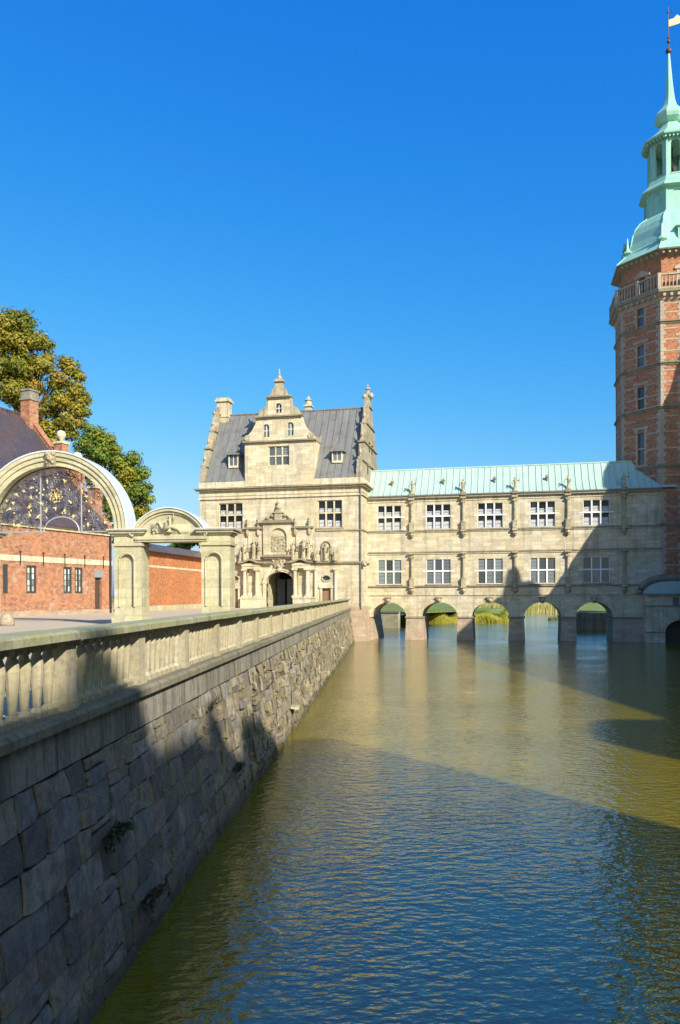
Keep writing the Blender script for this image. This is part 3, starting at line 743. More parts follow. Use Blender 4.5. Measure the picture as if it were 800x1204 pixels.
    window(gb, Mf, *w1, .08, 3, .5, .15, GLASS_L, 0, TRIM)
    for x0,x1,zz0,zz1 in wa + [wt]:
        p = MB(); p.box(x0,x1,.08,.12,zz0,zz1); po = p.build('arched_pane', GLASS_L, gb)
        p = MB(); p.box((x0+x1)/2-.03,(x0+x1)/2+.03,.04,.078,zz0,zz1); p.box(x0,x1,.045,.079,zz0+(zz1-zz0)*.5-.03,zz0+(zz1-zz0)*.5+.03); p.build('glazing_bar', WHITEP, po)
    back.build('gable_backing', INSIDE, gb)
    m = MB(); m.face([(a0-.1,.5,z1),((a0+a1)/2,.5,z2+.4),((a0+a1)/2,6,z2+.4),(a0-.1,6,z1)]); m.face([((a0+a1)/2,.5,z2+.4),(a1+.1,.5,z1),(a1+.1,6,z1),((a0+a1)/2,6,z2+.4)]); m.build('dormer_roof', LEAD, gb)
    ch = MB(); ch.face([(a1+.03,-.14,ze-.3),(a1+.03,D*.30,ze+sl*D*.30+.1),(a1+.03,D*.30,z1),(a1+.03,-.14,z1)]); ch.build('dormer_cheek', TRIM, gb)
    # two little roof dormers with pointed hoods
    for pxc, pt, pb in ((274.5, 522, 549), (396.5, 519.5, 543)):
        off = 2.0
        for _ in range(4):
            xx, zb_ = Mf.at(pxc, pb, off); off = (zb_-ze)/sl
        off -= .35
        xc, zb_ = Mf.at(pxc, pb, off); zt_ = Mf.z(pxc, pt, off); hw = .58; zm = zb_ + (zt_-zb_)*.56
        d = MB(); d.holewall(xc-hw, xc+hw, zb_-.1, zm, [(xc-hw+.14, xc+hw-.14, zb_+.15, zm-.1)], off, .15)
        d.face([(xc+hw,off,zb_-.1),(xc+hw,off+2,zb_-.1),(xc+hw,off+2,zm),(xc+hw,off,zm)]); d.face([(xc-hw,off,zb_-.1),(xc-hw,off,zm),(xc-hw,off+2,zm),(xc-hw,off+2,zb_-.1)])
        do = d.build('roof_dormer', TRIM, root)
        h_ = MB(); e = .28; yb = off+2.4
        h_.face([(xc-hw-e,off-e,zm-.1),(xc+hw+e,off-e,zm-.1),(xc,off+.25,zt_)]); h_.face([(xc+hw+e,off-e,zm-.1),(xc+hw+e,yb,zm-.1),(xc,yb,zt_),(xc,off+.25,zt_)]); h_.face([(xc-hw-e,yb,zm-.1),(xc-hw-e,off-e,zm-.1),(xc,off+.25,zt_),(xc,yb,zt_)])
        h_.face([(xc-hw-e,off-e,zm-.1),(xc-hw-e,yb,zm-.1),(xc+hw+e,yb,zm-.1),(xc+hw+e,off-e,zm-.1)])
        h_.tube([(xc,off+.25,zt_-.05),(xc,off+.25,zt_+.45)], .06, 6, .02); h_.build('hood', ZINC if False else LEAD, do)
        p = MB(); p.box(xc-hw+.14, xc+hw-.14, off+.1, off+.13, zb_+.15, zm-.1); p.build('pane', GLASS_L, do)
        p = MB(); p.box(xc-.03,xc+.03,off+.05,off+.098,zb_+.15,zm-.1); p.build('glazing_bar', WHITEP, do)
    # ------------------------------------------------ portal
    po = MB(); zE = gz(661.3); xa, xb = gx(286), gx(369)
    zcol1 = gz(668.5); zcol0 = gz(703); zp = GZ
    # pedestal blocks, columns, niche panels
    m = MB(); n = 20
    for i in range(n):
        t0, t1 = math.pi*i/n, math.pi*(i+1)/n
        for (ri, ro, yo) in ((0.0,.22,-.12),(.22,.36,-.20)):
            q = []
            for t in (t0, t1):
                for rr in (ri, ro): q.append((dc-(dh+rr)*math.cos(t), dz+(dr+rr)*math.sin(t)))
            m.hexa([(q[0][0],yo,q[0][1]),(q[2][0],yo,q[2][1]),(q[2][0],.02,q[2][1]),(q[0][0],.02,q[0][1]),(q[1][0],yo,q[1][1]),(q[3][0],yo,q[3][1]),(q[3][0],.02,q[3][1]),(q[1][0],.02,q[1][1])])
    portal = m.build('portal', TRIM, root)
    for p0, p1 in ((284.5, 311.5), (346, 372.5)):
        m = MB(); m.box(gx(p0), gx(p1), -.62, .1, GZ, zcol0-.08); m.box(gx(p0)-.05, gx(p1)+.05, -.70, .1, zcol0-.08, zcol0+.08); m.build('pedestal', TRIM, portal)
    for pxc in (289.3, 303.6, 348.3, 362.6, 371.5, 395.0):
        xc = gx(pxc, 690); r = .21 if pxc < 365 else .16; yy = -.40 if pxc < 365 else -.12
        c = MB(); zb = zcol0+.08 if pxc < 365 else GZ
        c.box(xc-r*1.5,xc+r*1.5,yy-r*1.5,yy+r*1.5,zb,zb+.16); c.lathe([(r*1.35,zb+.16),(r*1.4,zb+.24),(r*1.05,zb+.32),(r,zb+.4),(r*1.05,zb+1.2),(r*.85,zcol1-.42),(r*.95,zcol1-.38),(r*1.2,zcol1-.2)], 14, xc, yy); c.box(xc-r*1.5,xc+r*1.5,yy-r*1.5,yy+r*1.5,zcol1-.2,zcol1)
        c.build('column', TRIM, portal, False)
    for p0, p1 in ((286.5, 306.5), (345.5, 365.5)):
        m = MB(); x0, x1 = gx(p0), gx(p1); m.box(x0,x1,-.62,.05,zcol1,zcol1+.28); m.box(x0-.05,x1+.05,-.68,.05,zcol1+.28,zE-.1); m.build('entablature', TRIM, portal)
        # wavy little cornice over each column pair
        n = 10; P = []
        for i in range(n+1):
            t = i/n; P.append((x0-.35+(x1-x0+.7)*t, zE-.1+.32*math.exp(-((t-.5)/.22)**2)))
        m = MB(); m.prism(P + [(x, z+.2) for x, z in reversed(P)], -.95, .05); m.build('cornice', WEATHER, portal)
    for p0, p1 in ((311, 321), (337, 345), (366.6, 398), (271, 285)):
        m = MB(); m.box(gx(p0), gx(p1), -.5 if p0 < 366 and p0 > 290 else -.35, .05, zE-.12, zE+.1); m.build('cornice', WEATHER, portal)
    # niche shadows need depth: recessed niches between the columns
    for p0, p1 in ((292.3, 300.7), (351.3, 359.8)):
        x0, x1 = gx(p0), gx(p1); m = MB(); m.box(x0-.12,x0,-.14,.02,zcol0+.1,zcol1-.2); m.box(x1,x1+.12,-.14,.02,zcol0+.1,zcol1-.2); m.build('niche_frame', CARVED, portal)
        m = MB(); m.box(x0, x1, -.05,.02,zcol0+.1,zcol0+.6); m.build('niche_panel', TRIM, portal)
    for sgn in (-1, 1):
        x0 = dc+sgn*dh; m = MB(); m.box(min(x0,x0+sgn*.34), max(x0,x0+sgn*.34), -.16, .3, GZ, dz-.16); m.box(min(x0-sgn*.05,x0+sgn*.42), max(x0-sgn*.05,x0+sgn*.42), -.22, .3, dz-.16, dz+.02); m.build('door_jamb', TRIM, portal)
    m = MB(); xc = dc; zz = gz(671); m.ball(xc,-.25,zz+.1,.26,8,6); m.ball(xc,-.32,zz+.42,.18,8,6); m.build('keystone', CARVED, portal, True)
    # shield ornament between door and panel
    m = MB(); zs = gz(664); m.prism([(dc-.15,zs-.55),(dc+.15,zs-.55),(dc+.6,zs-.05),(dc+.75,zs+.55),(dc+.3,zs+.7),(dc-.3,zs+.7),(dc-.75,zs+.55),(dc-.6,zs-.05)], -.2, .02)
    for q in range(26):
        a = q*2.4; rr = .15+.03*q; m.ball(dc+rr*math.cos(a)*1.1, -.24, zs+.15+rr*math.sin(a)*.7, rnd.uniform(.06,.13), 6, 4)
    m.build('coat_of_arms', CARVED, portal)
    # upper aedicule with arched relief
    x0, x1 = gx(310.5), gx(343.0); zb, zt = gz(652), gz(615); pc = gx(328.2); ph = (gx(337.8)-gx(318.6))/2
    m = MB(); zsp = gz(631); m.holewall(x0, x1, zb, zt, [(pc-ph, pc+ph, zb+.25, zsp+ph*1.05)], -.24, .2); m.archfill(pc, ph, zsp, ph, zsp+ph*1.05, -.24, .2, 14)
    m.face([(x0,-.24,zb),(x0,-.24,zt),(x0,.02,zt),(x0,.02,zb)]); m.face([(x1,-.24,zb),(x1,.02,zb),(x1,.02,zt),(x1,-.24,zt)]); m.build('aedicule', SAND, portal)
    m = MB(); m.box(pc-ph*.9,pc+ph*.9,-.06,-.03,zb+.3,zsp+.1)
    for q in range(70): m.ball(pc+rnd.uniform(-ph*.85,ph*.85), -.05, zb+.3+rnd.uniform(.1,(zsp-zb)*.85), rnd.uniform(.05,.15), 6, 4)
    m.build('relief', CARVED, portal)
    m = MB(); m.box(x0-.1,x1+.1,-.5,.02,zb-.28,zb-.02); m.box(x0+.05,x1-.05,-.36,.02,zb-.45,zb-.282); m.build('shelf', WEATHER, portal)
    m = MB(); m.box(x0-.28,x1+.28,-.55,.02,zt,zt+.20); m.box(x0-.1,x1+.1,-.4,.02,zt+.2,zt+.34); m.build('cornice', WEATHER, portal)
    m = MB(); z_ = zt+.34
    for sgn in (-1, 1):
        m.tube([(pc+sgn*(1.45-.1*i) + sgn*0, -.15, z_+.12+.55*math.sin(i*math.pi/9)**.8*(i/7)) for i in range(8)], .13, 6, .08)
        m.ball(pc+sgn*1.25,-.15,z_+.22,.22,8,6); m.ball(pc+sgn*.75,-.15,z_+.5,.2,8,6)
    m.box(pc-.42,pc+.42,-.32,.02,z_,z_+.75); m.box(pc-.62,pc+.62,-.42,.02,z_+.75,z_+.9); m.box(pc-.3,pc+.3,-.3,.02,z_+.9,z_+1.15)
    m.build('scroll_pediment', CARVED, portal)
    m = MB(); m.lathe([(.2,z_+1.15),(.3,z_+1.35),(.26,z_+1.55),(.1,z_+1.65),(.18,z_+1.8),(.19,z_+1.95),(.06,z_+2.1)], 10, pc, -.15); m.build('bust', CARVED, portal, True)
    zw = gz(620.5)
    for p0, p1 in ((288.5, 309.5), (344.5, 369.5)):
        m = MB(); m.box(gx(p0),gx(p1),-.42,.02,zw-.1,zw+.1); m.build('cornice', WEATHER, portal)
        m = MB(); m.box(gx(p0)+.4,gx(p1)-.3,-.12,.02,zw-2.6,zw-.1); m.build('relief_panel', SAND, portal)
        for px_ in ((p0+3.5), (p1-5)):
            xc = gx(px_); m = MB(); m.lathe([(.2,zw+.1),(.12,zw+.25),(.18,zw+.5),(.22,zw+.62),(.08,zw+.8),(.05,zw+1.1)], 8, xc, -.2); m.build('urn', CARVED, portal)
            m = MB(); m.lathe([(.08,zw-.9),(.2,zw-.75),(.26,zw-.5),(.2,zw-.1)], 7, xc, -.15); m.build('console', CARVED, portal)
    # statues on the entablature
    zst = zE+.3
    for i, (px_, h) in enumerate(((283.5,1.35),(289.5,2.0),(299.5,2.1),(304.5,1.9),(346.5,2.0),(357.8,2.15),(363.2,1.95),(372.0,1.25),(394.0,1.2))):
        m = MB(); figure(m, gx(px_), -.42, zE+.1 + (.25 if 2 <= i <= 3 or 5 <= i <= 6 else .08), h, i, 1.15); m.build('statue', CARVED, portal, True)
    xn = gx(383.8); m = MB(); figure(m, xn, -.12, zE+.18, 1.9, 1, 1.1); m.build('statue', CARVED, portal, True)
    hw = .5; m = MB(); zn = zE+1.7
    for i in range(12):
        t0, t1 = math.pi*i/12, math.pi*(i+1)/12
        m.tube([(xn-hw*math.cos(t0), -.06, zn+hw*math.sin(t0)),(xn-hw*math.cos(t1), -.06, zn+hw*math.sin(t1))], .09, 5)
    m.tube([(xn-hw,-.06,zE+.1),(xn-hw,-.06,zn)], .09, 5); m.tube([(xn+hw,-.06,zE+.1),(xn+hw,-.06,zn)], .09, 5); m.build('niche', WEATHER, portal)
    return X1, zc, ze
HX1, HZC, HZE = make_house()

# ------------------------------------------------------------------ gallery wing on arches
def make_wing():
    root = W.empty('gallery_wing'); tag(root, 'two-storey sandstone gallery on arches over the moat with pale green copper roof', 'gallery')
    gx = lambda px, py=640: W.at(px, py)[0]
    gz = lambda py, px=600: W.at(px, py)[1]
    T = 5.2
    X0 = gx(430); X1 = gx(778)
    ze = gz(580.8); zu = gz(621.6); zm = gz(647.6); zl = gz(688.6); zf = gz(699.5); zi = gz(725.8)
    zr = W.z(610, 547.8, T/2)
    wins = []
    ups = [(444.4,472,623.0,594.2),(501.5,530,621.6,592.4),(562,591.3,620.0,590.6),(623.5,653,618.8,589.2),(686,717,617.0,587.4)]
    los = [(444.4,472,687.2,658.2),(501.5,530,686.6,657.2),(562,591.3,686.2,656.4),(623.5,653,685.8,655.8),(685.5,716.8,685.2,655.0)]
    zu0, zu1 = gz(620.2), gz(590.6); zl0, zl1 = gz(686.2), gz(656.5)
    U = [(gx(a), gx(b), zu0, zu1) for a, b, _, _ in ups]; Lo = [(gx(a), gx(b), zl0, zl1) for a, b, _, _ in los]
    arches = [(437.0,478.0),(495.5,538.5),(554.8,599.0),(616.4,660.2),(677.2,721.2)]
    zcr = gz(708.0)
    holesA = []
    wall = MB()
    A = [((gx(a,720)+gx(b,720))/2, (gx(b,720)-gx(a,720))/2) for a, b in arches]
    for y, d in ((0, T), (T, -.3)):
        holes = [(xc-h, xc+h, zi-3, zcr+.02) for xc, h in A]
        wall.holewall(X0, X1, zi, zf, [(a,b,zi,d_) for a,b,_,d_ in holes], y, d)
        for xc, h in A: wall.archfill(xc, h, zi, zcr-zi, zcr+.02, y, d, 20)
    wall.holewall(X0, X1, zf, ze, U + Lo, 0, .34)
    wall.face([(X0,T,zf),(X0,T,ze),(X1,T,ze),(X1,T,zf)]); wall.face([(X0,0,zf),(X1,0,zf),(X1,T,zf),(X0,T,zf)]); wall.face([(X0,0,ze),(X0,T,ze),(X1,T,ze),(X1,0,ze)])
    wall.build('wall', SAND, root)
    ar = MB()
    for i, (xc, h) in enumerate(A):        # voussoir ring and keystone head
        m = MB(); n = 15
        for k in range(n):
            t0, t1 = math.pi*(k+.02)/n, math.pi*(k+.98)/n
            q = [(xc-(h+rr)*math.cos(t), zi+(zcr-zi+rr)*math.sin(t)) for t in (t0, t1) for rr in (.0, .42)]
            yo = -.045
            m.hexa([(q[0][0],yo,q[0][1]),(q[2][0],yo,q[2][1]),(q[2][0],.02,q[2][1]),(q[0][0],.02,q[0][1]),(q[1][0],yo,q[1][1]),(q[3][0],yo,q[3][1]),(q[3][0],.02,q[3][1]),(q[1][0],.02,q[1][1])])
        m.build('arch_ring', SAND, root)
        m = MB(); m.prism([(xc-.18,zcr-.12),(xc+.18,zcr-.12),(xc+.32,zcr+.5),(xc-.32,zcr+.5)], -.28, .02); m.ball(xc,-.32,zcr+.22,.22,8,6); m.box(xc-.36,xc+.36,-.36,.02,zcr+.5,zcr+.6); m.build('keystone', CARVED, root)
    # piers: battered granite below an impost
    P = [(gx(477.6,740), gx(497.5,740)), (gx(538.0,740), gx(556.0,740)), (gx(598.6,740), gx(616.8,740)), (gx(660,740), gx(677.4,740)), (gx(721.2,740), gx(760,740))]
    for a, b in P:
        m = MB(); m.hexa([(a-.12,-.35,-1.2),(b+.14,-.35,-1.2),(b+.14,T+.3,-1.2),(a-.12,T+.3,-1.2),(a+.03,-.03,zi-.1),(b-.03,-.03,zi-.1),(b-.03,T,zi-.1),(a+.03,T,zi-.1)]); po = m.build('pier', PIERST, root)
        m = MB(); m.box(a-.08,b+.08,-.14,T+.1,zi-.1,zi+.08); m.build('impost', WEATHER, po)
    # string courses, ledges, cornice
    def band(name, z, h, out, mat):
        m = MB(); m.box(X0+.3, X1+.02, -out, .03, z-h/2, z+h/2); m.build(name, mat, root)
    band('string_course', zu, .15, .17, WEATHER); band('string_course', zu-.14, .12, .08, TRIM)
    band('string_course', zm, .15, .17, WEATHER); band('string_course', zm-.15, .14, .09, TRIM)
    band('string_course', zl, .14, .15, WEATHER); band('string_course', zf, .10, .07, CARVED)
    band('frieze', ze-.36, .34, .07, TRIM); band('cornice', ze-.08, .22, .34, WEATHER); band('gutter', ze+.10, .12, .44, LEAD)
    # slender engaged columns between bays on corbels
    for i, pxc in enumerate((484.5, 545.2, 605.8, 668.0, 734.2)):
        for z0, z1, up in ((zu-.1, ze-.2, True), (zl-.1, zm-.08, False)):
            xc = gx(pxc, 640); m = MB(); r = .16; y = -.14
            m.lathe([(.05,z0-.75),(.16,z0-.65),(.30,z0-.40),(.22,z0-.2),(.30,z0-.1)], 8, xc, y)
            m.box(xc-.30,xc+.30,-.42,.03,z0-.1,z0+.10); m.box(xc-.24,xc+.24,-.36,.03,z0+.10,z0+.85)
            m.box(xc-.27,xc+.27,-.39,.03,z0+.85,z0+.95)
            m.lathe([(.2,z0+.95),(.21,z0+1.05),(.15,z0+1.12),(.155,z0+1.8),(.13,z1-.75),(.16,z1-.72),(.2,z1-.55)], 10, xc, y)
            m.box(xc-.24,xc+.24,-.36,.03,z1-.55,z1-.42); m.lathe([(.14,z1-.42),(.2,z1-.3),(.26,z1-.16)], 8, xc, y); m.box(xc-.32,xc+.32,-.44,.03,z1-.16,z1)
            m.build('engaged_column', CARVED, root)
        xc = gx(pxc, 575)
        m = MB(); m.box(xc-.3,xc+.3,-.5,.25,ze+.0,ze+.28); m.build('statue_plinth', WEATHER, root)
        m = MB(); figure(m, xc, -.15, ze+.36, 1.45, i, 1.25); m.build('statue', CARVED, root, True)
    for hset, gl, bl in ((U, GLASS_U, .62), (Lo, GLASS_L, 0)):
        for w_ in hset:
            window(root, W, *w_, .12, 3, .47, .16, gl, bl, WHITEP, .05)
            m = MB(); zz = w_[2] + (w_[3]-w_[2])*.52
            m.box(w_[0]-.42, w_[0]-.002, -.03, .1, zz-.06, zz+.06); m.box(w_[1]+.002, w_[1]+.42, -.03, .1, zz-.06, zz+.06); m.build('transom_stub', WHITEP, root)
            m = MB(); m.box(w_[0]-.12, w_[1]+.12, -.09, .1, w_[2]-.12, w_[2]-.002); m.build('window_sill', WEATHER, root)
    # roof: bell-cast copper slope with standing seams
    n = 7
    e0 = ze+.17
    def prof(t):
        y = -.40 + (T/2+.40)*t; z = e0 + (zr-e0)*(t + .10*math.sin(math.pi*t)*(-1)); return y, z
    XR = X1 + 1.5; XL = gx(430)
    m = MB()
    for i in range(n):
        (ya, za), (yb, zb) = prof(i/n), prof((i+1)/n)
        m.face([(XL,ya,za),(XR,ya,za),(XR,yb,zb),(XL,yb,zb)]); m.face([(XR,T-ya,za),(XL,T-ya,za),(XL,T-yb,zb),(XR,T-yb,zb)])
    roof = m.build('roof', COPPER, root)
    k = 44
    for i in range(k+1):
        x = XL+.8 + (X1-1.0-XL)*i/k + rnd.uniform(-.05,.05)
        m = MB()
        for j in range(n):
            (ya, za), (yb, zb) = prof(j/n), prof((j+1)/n)
            m.hexa([(x-.03,ya,za-.02),(x+.03,ya,za-.02),(x+.03,yb,zb-.02),(x-.03,yb,zb-.02),(x-.03,ya-.05,za+.05),(x+.03,ya-.05,za+.05),(x+.03,yb-.05,zb+.05),(x-.03,yb-.05,zb+.05)])
        m.build('roof_seam', COPPER, roof)
    m = MB(); m.tube([(XL,T/2,zr+.02),(X1-1,T/2,zr+.02)], .10, 8); m.build('ridge_roll', COPPER, roof)
    for pxc in (462, 522, 582, 643.5):     # little roof vents
        yv, zv = prof(.52); xc = W.x(pxc, yv, 568)
        m = MB(); m.lathe([(.09,zv-.1),(.09,zv+.28),(.24,zv+.28),(.2,zv+.42),(.03,zv+.6)], 8, xc, yv-.12); m.build('roof_vent', WEATHER, roof)
    # low lead rib where the roof meets the tower
    return X1, ze, T, zr
WX1, WZE, WT, WZR = make_wing()

# ------------------------------------------------------------------ octagonal brick tower
def make_tower():
    S = 4.8; AP = S*(1+math.sqrt(2))/2; RR = AP/math.cos(R(22.5))
    tf = Frame(W.M @ Vector((WX1 + S/2, AP, 0)), ANG)
    root = tf.empty('brick_tower'); tag(root, 'tall octagonal red brick tower with stone bands, balcony and green copper spire', 'tower')
    tz = lambda py, d, px=780: EYE + (HOR-(px-CX)*math.tan(ROLL)-py)*d/F_PX
    z_e = tz(291, 80.4); z_rail = tz(320, 80.2); z_fl = tz(337.5, 80.2)
    strings = [tz(378.5, 81), tz(427, 81), tz(478, 81), 18.3, 12.2, 6.2]
    lean = lambda z: -max(0, z-40)*.0165
    wins = [(33.45,35.65),(29.1,31.4),(24.65,26.95),(18.75,22.1),(13.0,15.6),(7.0,9.6)]
    ww = .42
    # walls, one facet at a time
    body = MB(); q_all = [MB() for _ in range(8)]; bands = MB()
    for k in range(8):
        Mx = Matrix.Rotation(R(45*k), 4, 'Z')
        f = MB(); h = AP*math.tan(R(22.5))
        vis = k in (0, 7, 1)
        hl = [(-ww, ww, a, b) for a, b in wins] if vis else []
        f.holewall(-h, h, -1.2, z_fl, hl, -AP, .4)
        dr = AP-.35; dh = dr*math.tan(R(22.5))
        f.holewall(-dh, dh, z_fl, z_e, [(-.42,.42,z_fl+.1,z_fl+2.2)] if vis else [], -dr, .4)
        if vis: f.archfill(0, .42, z_fl+1.8, .4, z_fl+2.2, -dr, .4, 10)
        body.add(f, Mx)
    body.face([(RR*math.cos(R(22.5+45*k)), RR*math.sin(R(22.5+45*k)), z_fl-.05) for k in range(8)])
    body.build('wall', TBRICK, root)
    inn = MB(); inn.lathe([(AP-.8,-1),(AP-.8,z_e)], 8, 0, 0, R(22.5)); inn.build('inner_core', INSIDE, root)
    for k in range(8):                     # quoins at the corners
        a = R(22.5+45*k); m = MB(); z = -.5; alt = 0
        while z < z_fl-.4:
            h_ = .42; w = .50 if alt else .30
            for sg in (-1, 1):
                Mx = Matrix.Rotation(a, 4, 'Z')
                d = Vector((-math.sin(R(22.5))*1, math.cos(R(22.5))*sg, 0)) if False else None
            m2 = MB(); c = Vector((RR*math.cos(a), RR*math.sin(a), 0))
            e1 = Vector((math.cos(a+R(112.5)), math.sin(a+R(112.5)), 0)); e2 = Vector((math.cos(a-R(112.5)), math.sin(a-R(112.5)), 0)); o_ = Vector((math.cos(a), math.sin(a), 0))*.035
            p0 = c+o_; p1 = c+e1*w+Vector((math.cos(a+R(22.5)), math.sin(a+R(22.5)),0))*.03; p2 = c+e2*w+Vector((math.cos(a-R(22.5)), math.sin(a-R(22.5)),0))*.03; ci = c*.96
            poly = [(ci.x,ci.y),(p2.x,p2.y),(p0.x,p0.y),(p1.x,p1.y)]
            m.prismz(poly, z, z+h_-.02)
            z += h_; alt = 1-alt
        m.build('quoin', TOWERST, root)
    # stone bands and window surrounds, strings
    for k in (0, 7, 1, 6):
        Mx = Matrix.Rotation(R(45*k), 4, 'Z'); h = AP*math.tan(R(22.5))
        zs = sorted([5.0,6.2,12.2,18.3] + strings[:3] + [z_fl])
        for z0, z1 in zip(zs, zs[1:]):
            for fr in (.30, .58, .84):
                zb = z0+(z1-z0)*fr
                for a, b in ((-h+.32,-ww-.19),(ww+.19,h-.32)):
                    m = MB(); m.box(a, b, -AP-.022, -AP+.05, zb-.07, zb+.07); mm = MB(); mm.add(m, Mx); mm.build('stone_band', TOWERST, root)
        for a, b in wins:
            m = MB(); z = a-.1; alt = 0
            while z < b+.1:
                w = .34 if alt else .18
                m.box(-ww-w, -ww, -AP-.03, -AP+.05, z, z+.36); m.box(ww, ww+w, -AP-.03, -AP+.05, z, z+.36); z += .38; alt = 1-alt
            m.box(-ww-.5, ww+.5, -AP-.05, -AP+.05, z, z+.28); m.box(-ww-.4, ww+.4, -AP-.09, -AP+.05, a-.3, a-.1)
            mm = MB(); mm.add(m, Mx); wo = mm.build('window_surround', TOWERST, root)
            m = MB(); m.box(-ww, ww, -AP+.22, -AP+.25, a, b); mm = MB(); mm.add(m, Mx); mm.build('pane', GLASS_L, wo)
            m = MB(); m.box(-ww, ww, -AP+.10, -AP+.218, (a+b)/2-.09, (a+b)/2+.09); mm = MB(); mm.add(m, Mx); mm.build('transom', TOWERST, wo)
        m = MB(); dr = AP-.35; zt = z_fl+2.2
        m.box(-.75,-.42,-dr-.06,-dr+.05,z_fl,zt); m.box(.42,.75,-dr-.06,-dr+.05,z_fl,zt); m.box(-.95,.95,-dr-.16,-dr+.05,zt,zt+.22); m.prism([(-.95,zt+.22),(.95,zt+.22),(0,zt+.75)], -dr-.14, -dr+.05)
        mm = MB(); mm.add(m, Mx); do = mm.build('balcony_door', TOWERST, root)
        m = MB(); m.box(-.42,.42,-dr+.25,-dr+.28,z_fl,zt); mm = MB(); mm.add(m, Mx); mm.build('pane', GLASS_L, do)
    for z in strings:
        m = MB(); m.lathe([(RR,z-.28),(RR+.12,z-.16),(RR+.14,z-.02),(RR+.26,z),(RR+.26,z+.14),(RR,z+.24)], 8, 0, 0, R(22.5)); m.build('string_course', WEATHER, root)
    # balcony
    ob = .62
    m = MB(); m.lathe([(RR,z_fl-1.15),(RR+.15,z_fl-1.0),(RR+.2,z_fl-.75),(RR+.55,z_fl-.5),(RR+.6,z_fl-.42)], 8, 0, 0, R(22.5)); m.build('balcony_cornice', TOWERST, root)
    m = MB(); m.lathe([(RR+.4,z_fl-.42),(RR+ob+.12,z_fl-.38),(RR+ob+.16,z_fl-.08),(RR+ob,z_fl)], 8, 0, 0, R(22.5)); bal = m.build('balcony', WEATHER, root)
    ap2 = (RR+ob-.12)*math.cos(R(22.5)); h2 = ap2*math.tan(R(22.5)); hgt = z_rail-z_fl
    for k in range(8):
        Mx = Matrix.Rotation(R(45*k), 4, 'Z')
        m = MB(); m.box(-h2,h2,-ap2-.14,-ap2+.14,z_rail-.16,z_rail); m.box(-h2,h2,-ap2-.12,-ap2+.12,z_fl,z_fl+.14); mm = MB(); mm.add(m, Mx); mm.build('balcony_rail', TOWERST, bal)
        for x_ in (-h2, 0):
            m = MB(); m.box(x_-.16,x_+.16,-ap2-.19,-ap2+.16,z_fl-.3,z_rail+.06); mm = MB(); mm.add(m, Mx); mm.build('balcony_post', TOWERST, bal)
        if k in (6, 7, 0, 1, 2):
            for i in range(14):
                if i in (): continue
                x = -h2 + 2*h2*(i+.75)/14.5
                if abs(x) < .22: continue
                m = MB(); m.lathe([(.09,z_fl+.14),(.05,z_fl+.24),(.10,z_fl+hgt*.45),(.05,z_fl+hgt*.75),(.09,z_rail-.16)], 6, x, -ap2); mm = MB(); mm.add(m, Mx); mm.build('baluster', TOWERST, bal)
            for i in range(7):
                x = -h2+.5 + (2*h2-1.0)*i/6
                m = MB(); m.box(x-.13,x+.13,-ap2-.1,-AP+.1,z_fl-.78,z_fl-.42); mm = MB(); mm.add(m, Mx); mm.build('corbel', TOWERST, bal)
    # eaves and bell dome
    m = MB(); m.lathe([(RR-.4,z_e-.55),(RR-.1,z_e-.35),(RR+.25,z_e-.10),(RR+.45,z_e-.06),(RR+.5,z_e+.06),(RR,z_e+.1)], 8, 0, 0, R(22.5)); m.build('eaves', WEATHER, root)
    for k in (6, 7, 0, 1, 2):
        Mx = Matrix.Rotation(R(45*k), 4, 'Z')
        for i in range(8):
            x = -h+.3+(2*h-.6)*i/7; m = MB(); m.box(x-.1,x+.1,-AP-.25,-AP+.4,z_e-.36,z_e-.14); mm = MB(); mm.add(m, Mx); mm.build('bracket', TOWERST, root)
    dome = [(RR+.52,z_e+.06),(RR+.1,z_e+.45),(RR-.45,z_e+.95),(RR-.95,z_e+1.6),(RR-1.25,z_e+2.4),(RR-1.45,z_e+3.3),(RR-1.8,z_e+4.1),(RR-2.35,z_e+4.8),(RR-3.0,z_e+5.25),(3.0,z_e+5.5)]
    m = MB(); m.lathe(dome, 8, 0, 0, R(22.5), lean=lean); do = m.build('dome', SPIRE, root)
    for k in range(8):
        a = R(22.5+45*k); m = MB(); m.tube([((r+.02)*math.cos(a)+lean(z), (r+.02)*math.sin(a), z) for r, z in dome], .07, 6); m.build('hip_roll', SPIRE, do)
        a2 = R(45*k+22.5) ; c = Vector((math.cos(a2), math.sin(a2), 0))*(RR-.75)
        if True:
            m = MB(); zz = z_e+1.4; m.lathe([(.0,zz-.3),(.28,zz-.1),(.55,zz),(.5,zz+.12),(.22,zz+.3),(.16,zz+.55),(.05,zz+1.7)], 8, c.x, c.y); m.build('corner_finial', SPIRE, do)
    for k in (0, 2, 4, 6):
        Mx = Matrix.Rotation(R(45*k), 4, 'Z'); m = MB(); zz = z_e+1.5; yy = -(AP-.75)
        m.box(-.5,.5,yy,yy+1.2,zz,zz+1.2); m.prism([(-.7,zz+1.2),(.7,zz+1.2),(.35,zz+1.6),(0,zz+2.0),(-.35,zz+1.6)], yy-.2, yy+1.6); mm = MB(); mm.add(m, Mx); dd = mm.build('dome_dormer', SPIRE, do)
        m = MB(); m.box(-.32,.32,yy-.02,yy-.005,zz+.15,zz+1.1); mm = MB(); mm.add(m, Mx); mm.build('dormer_shade_plate', IRON, dd)  # flat black plate painted as the shade of an opening
    # two-stage lantern
    zl0 = z_e+5.4
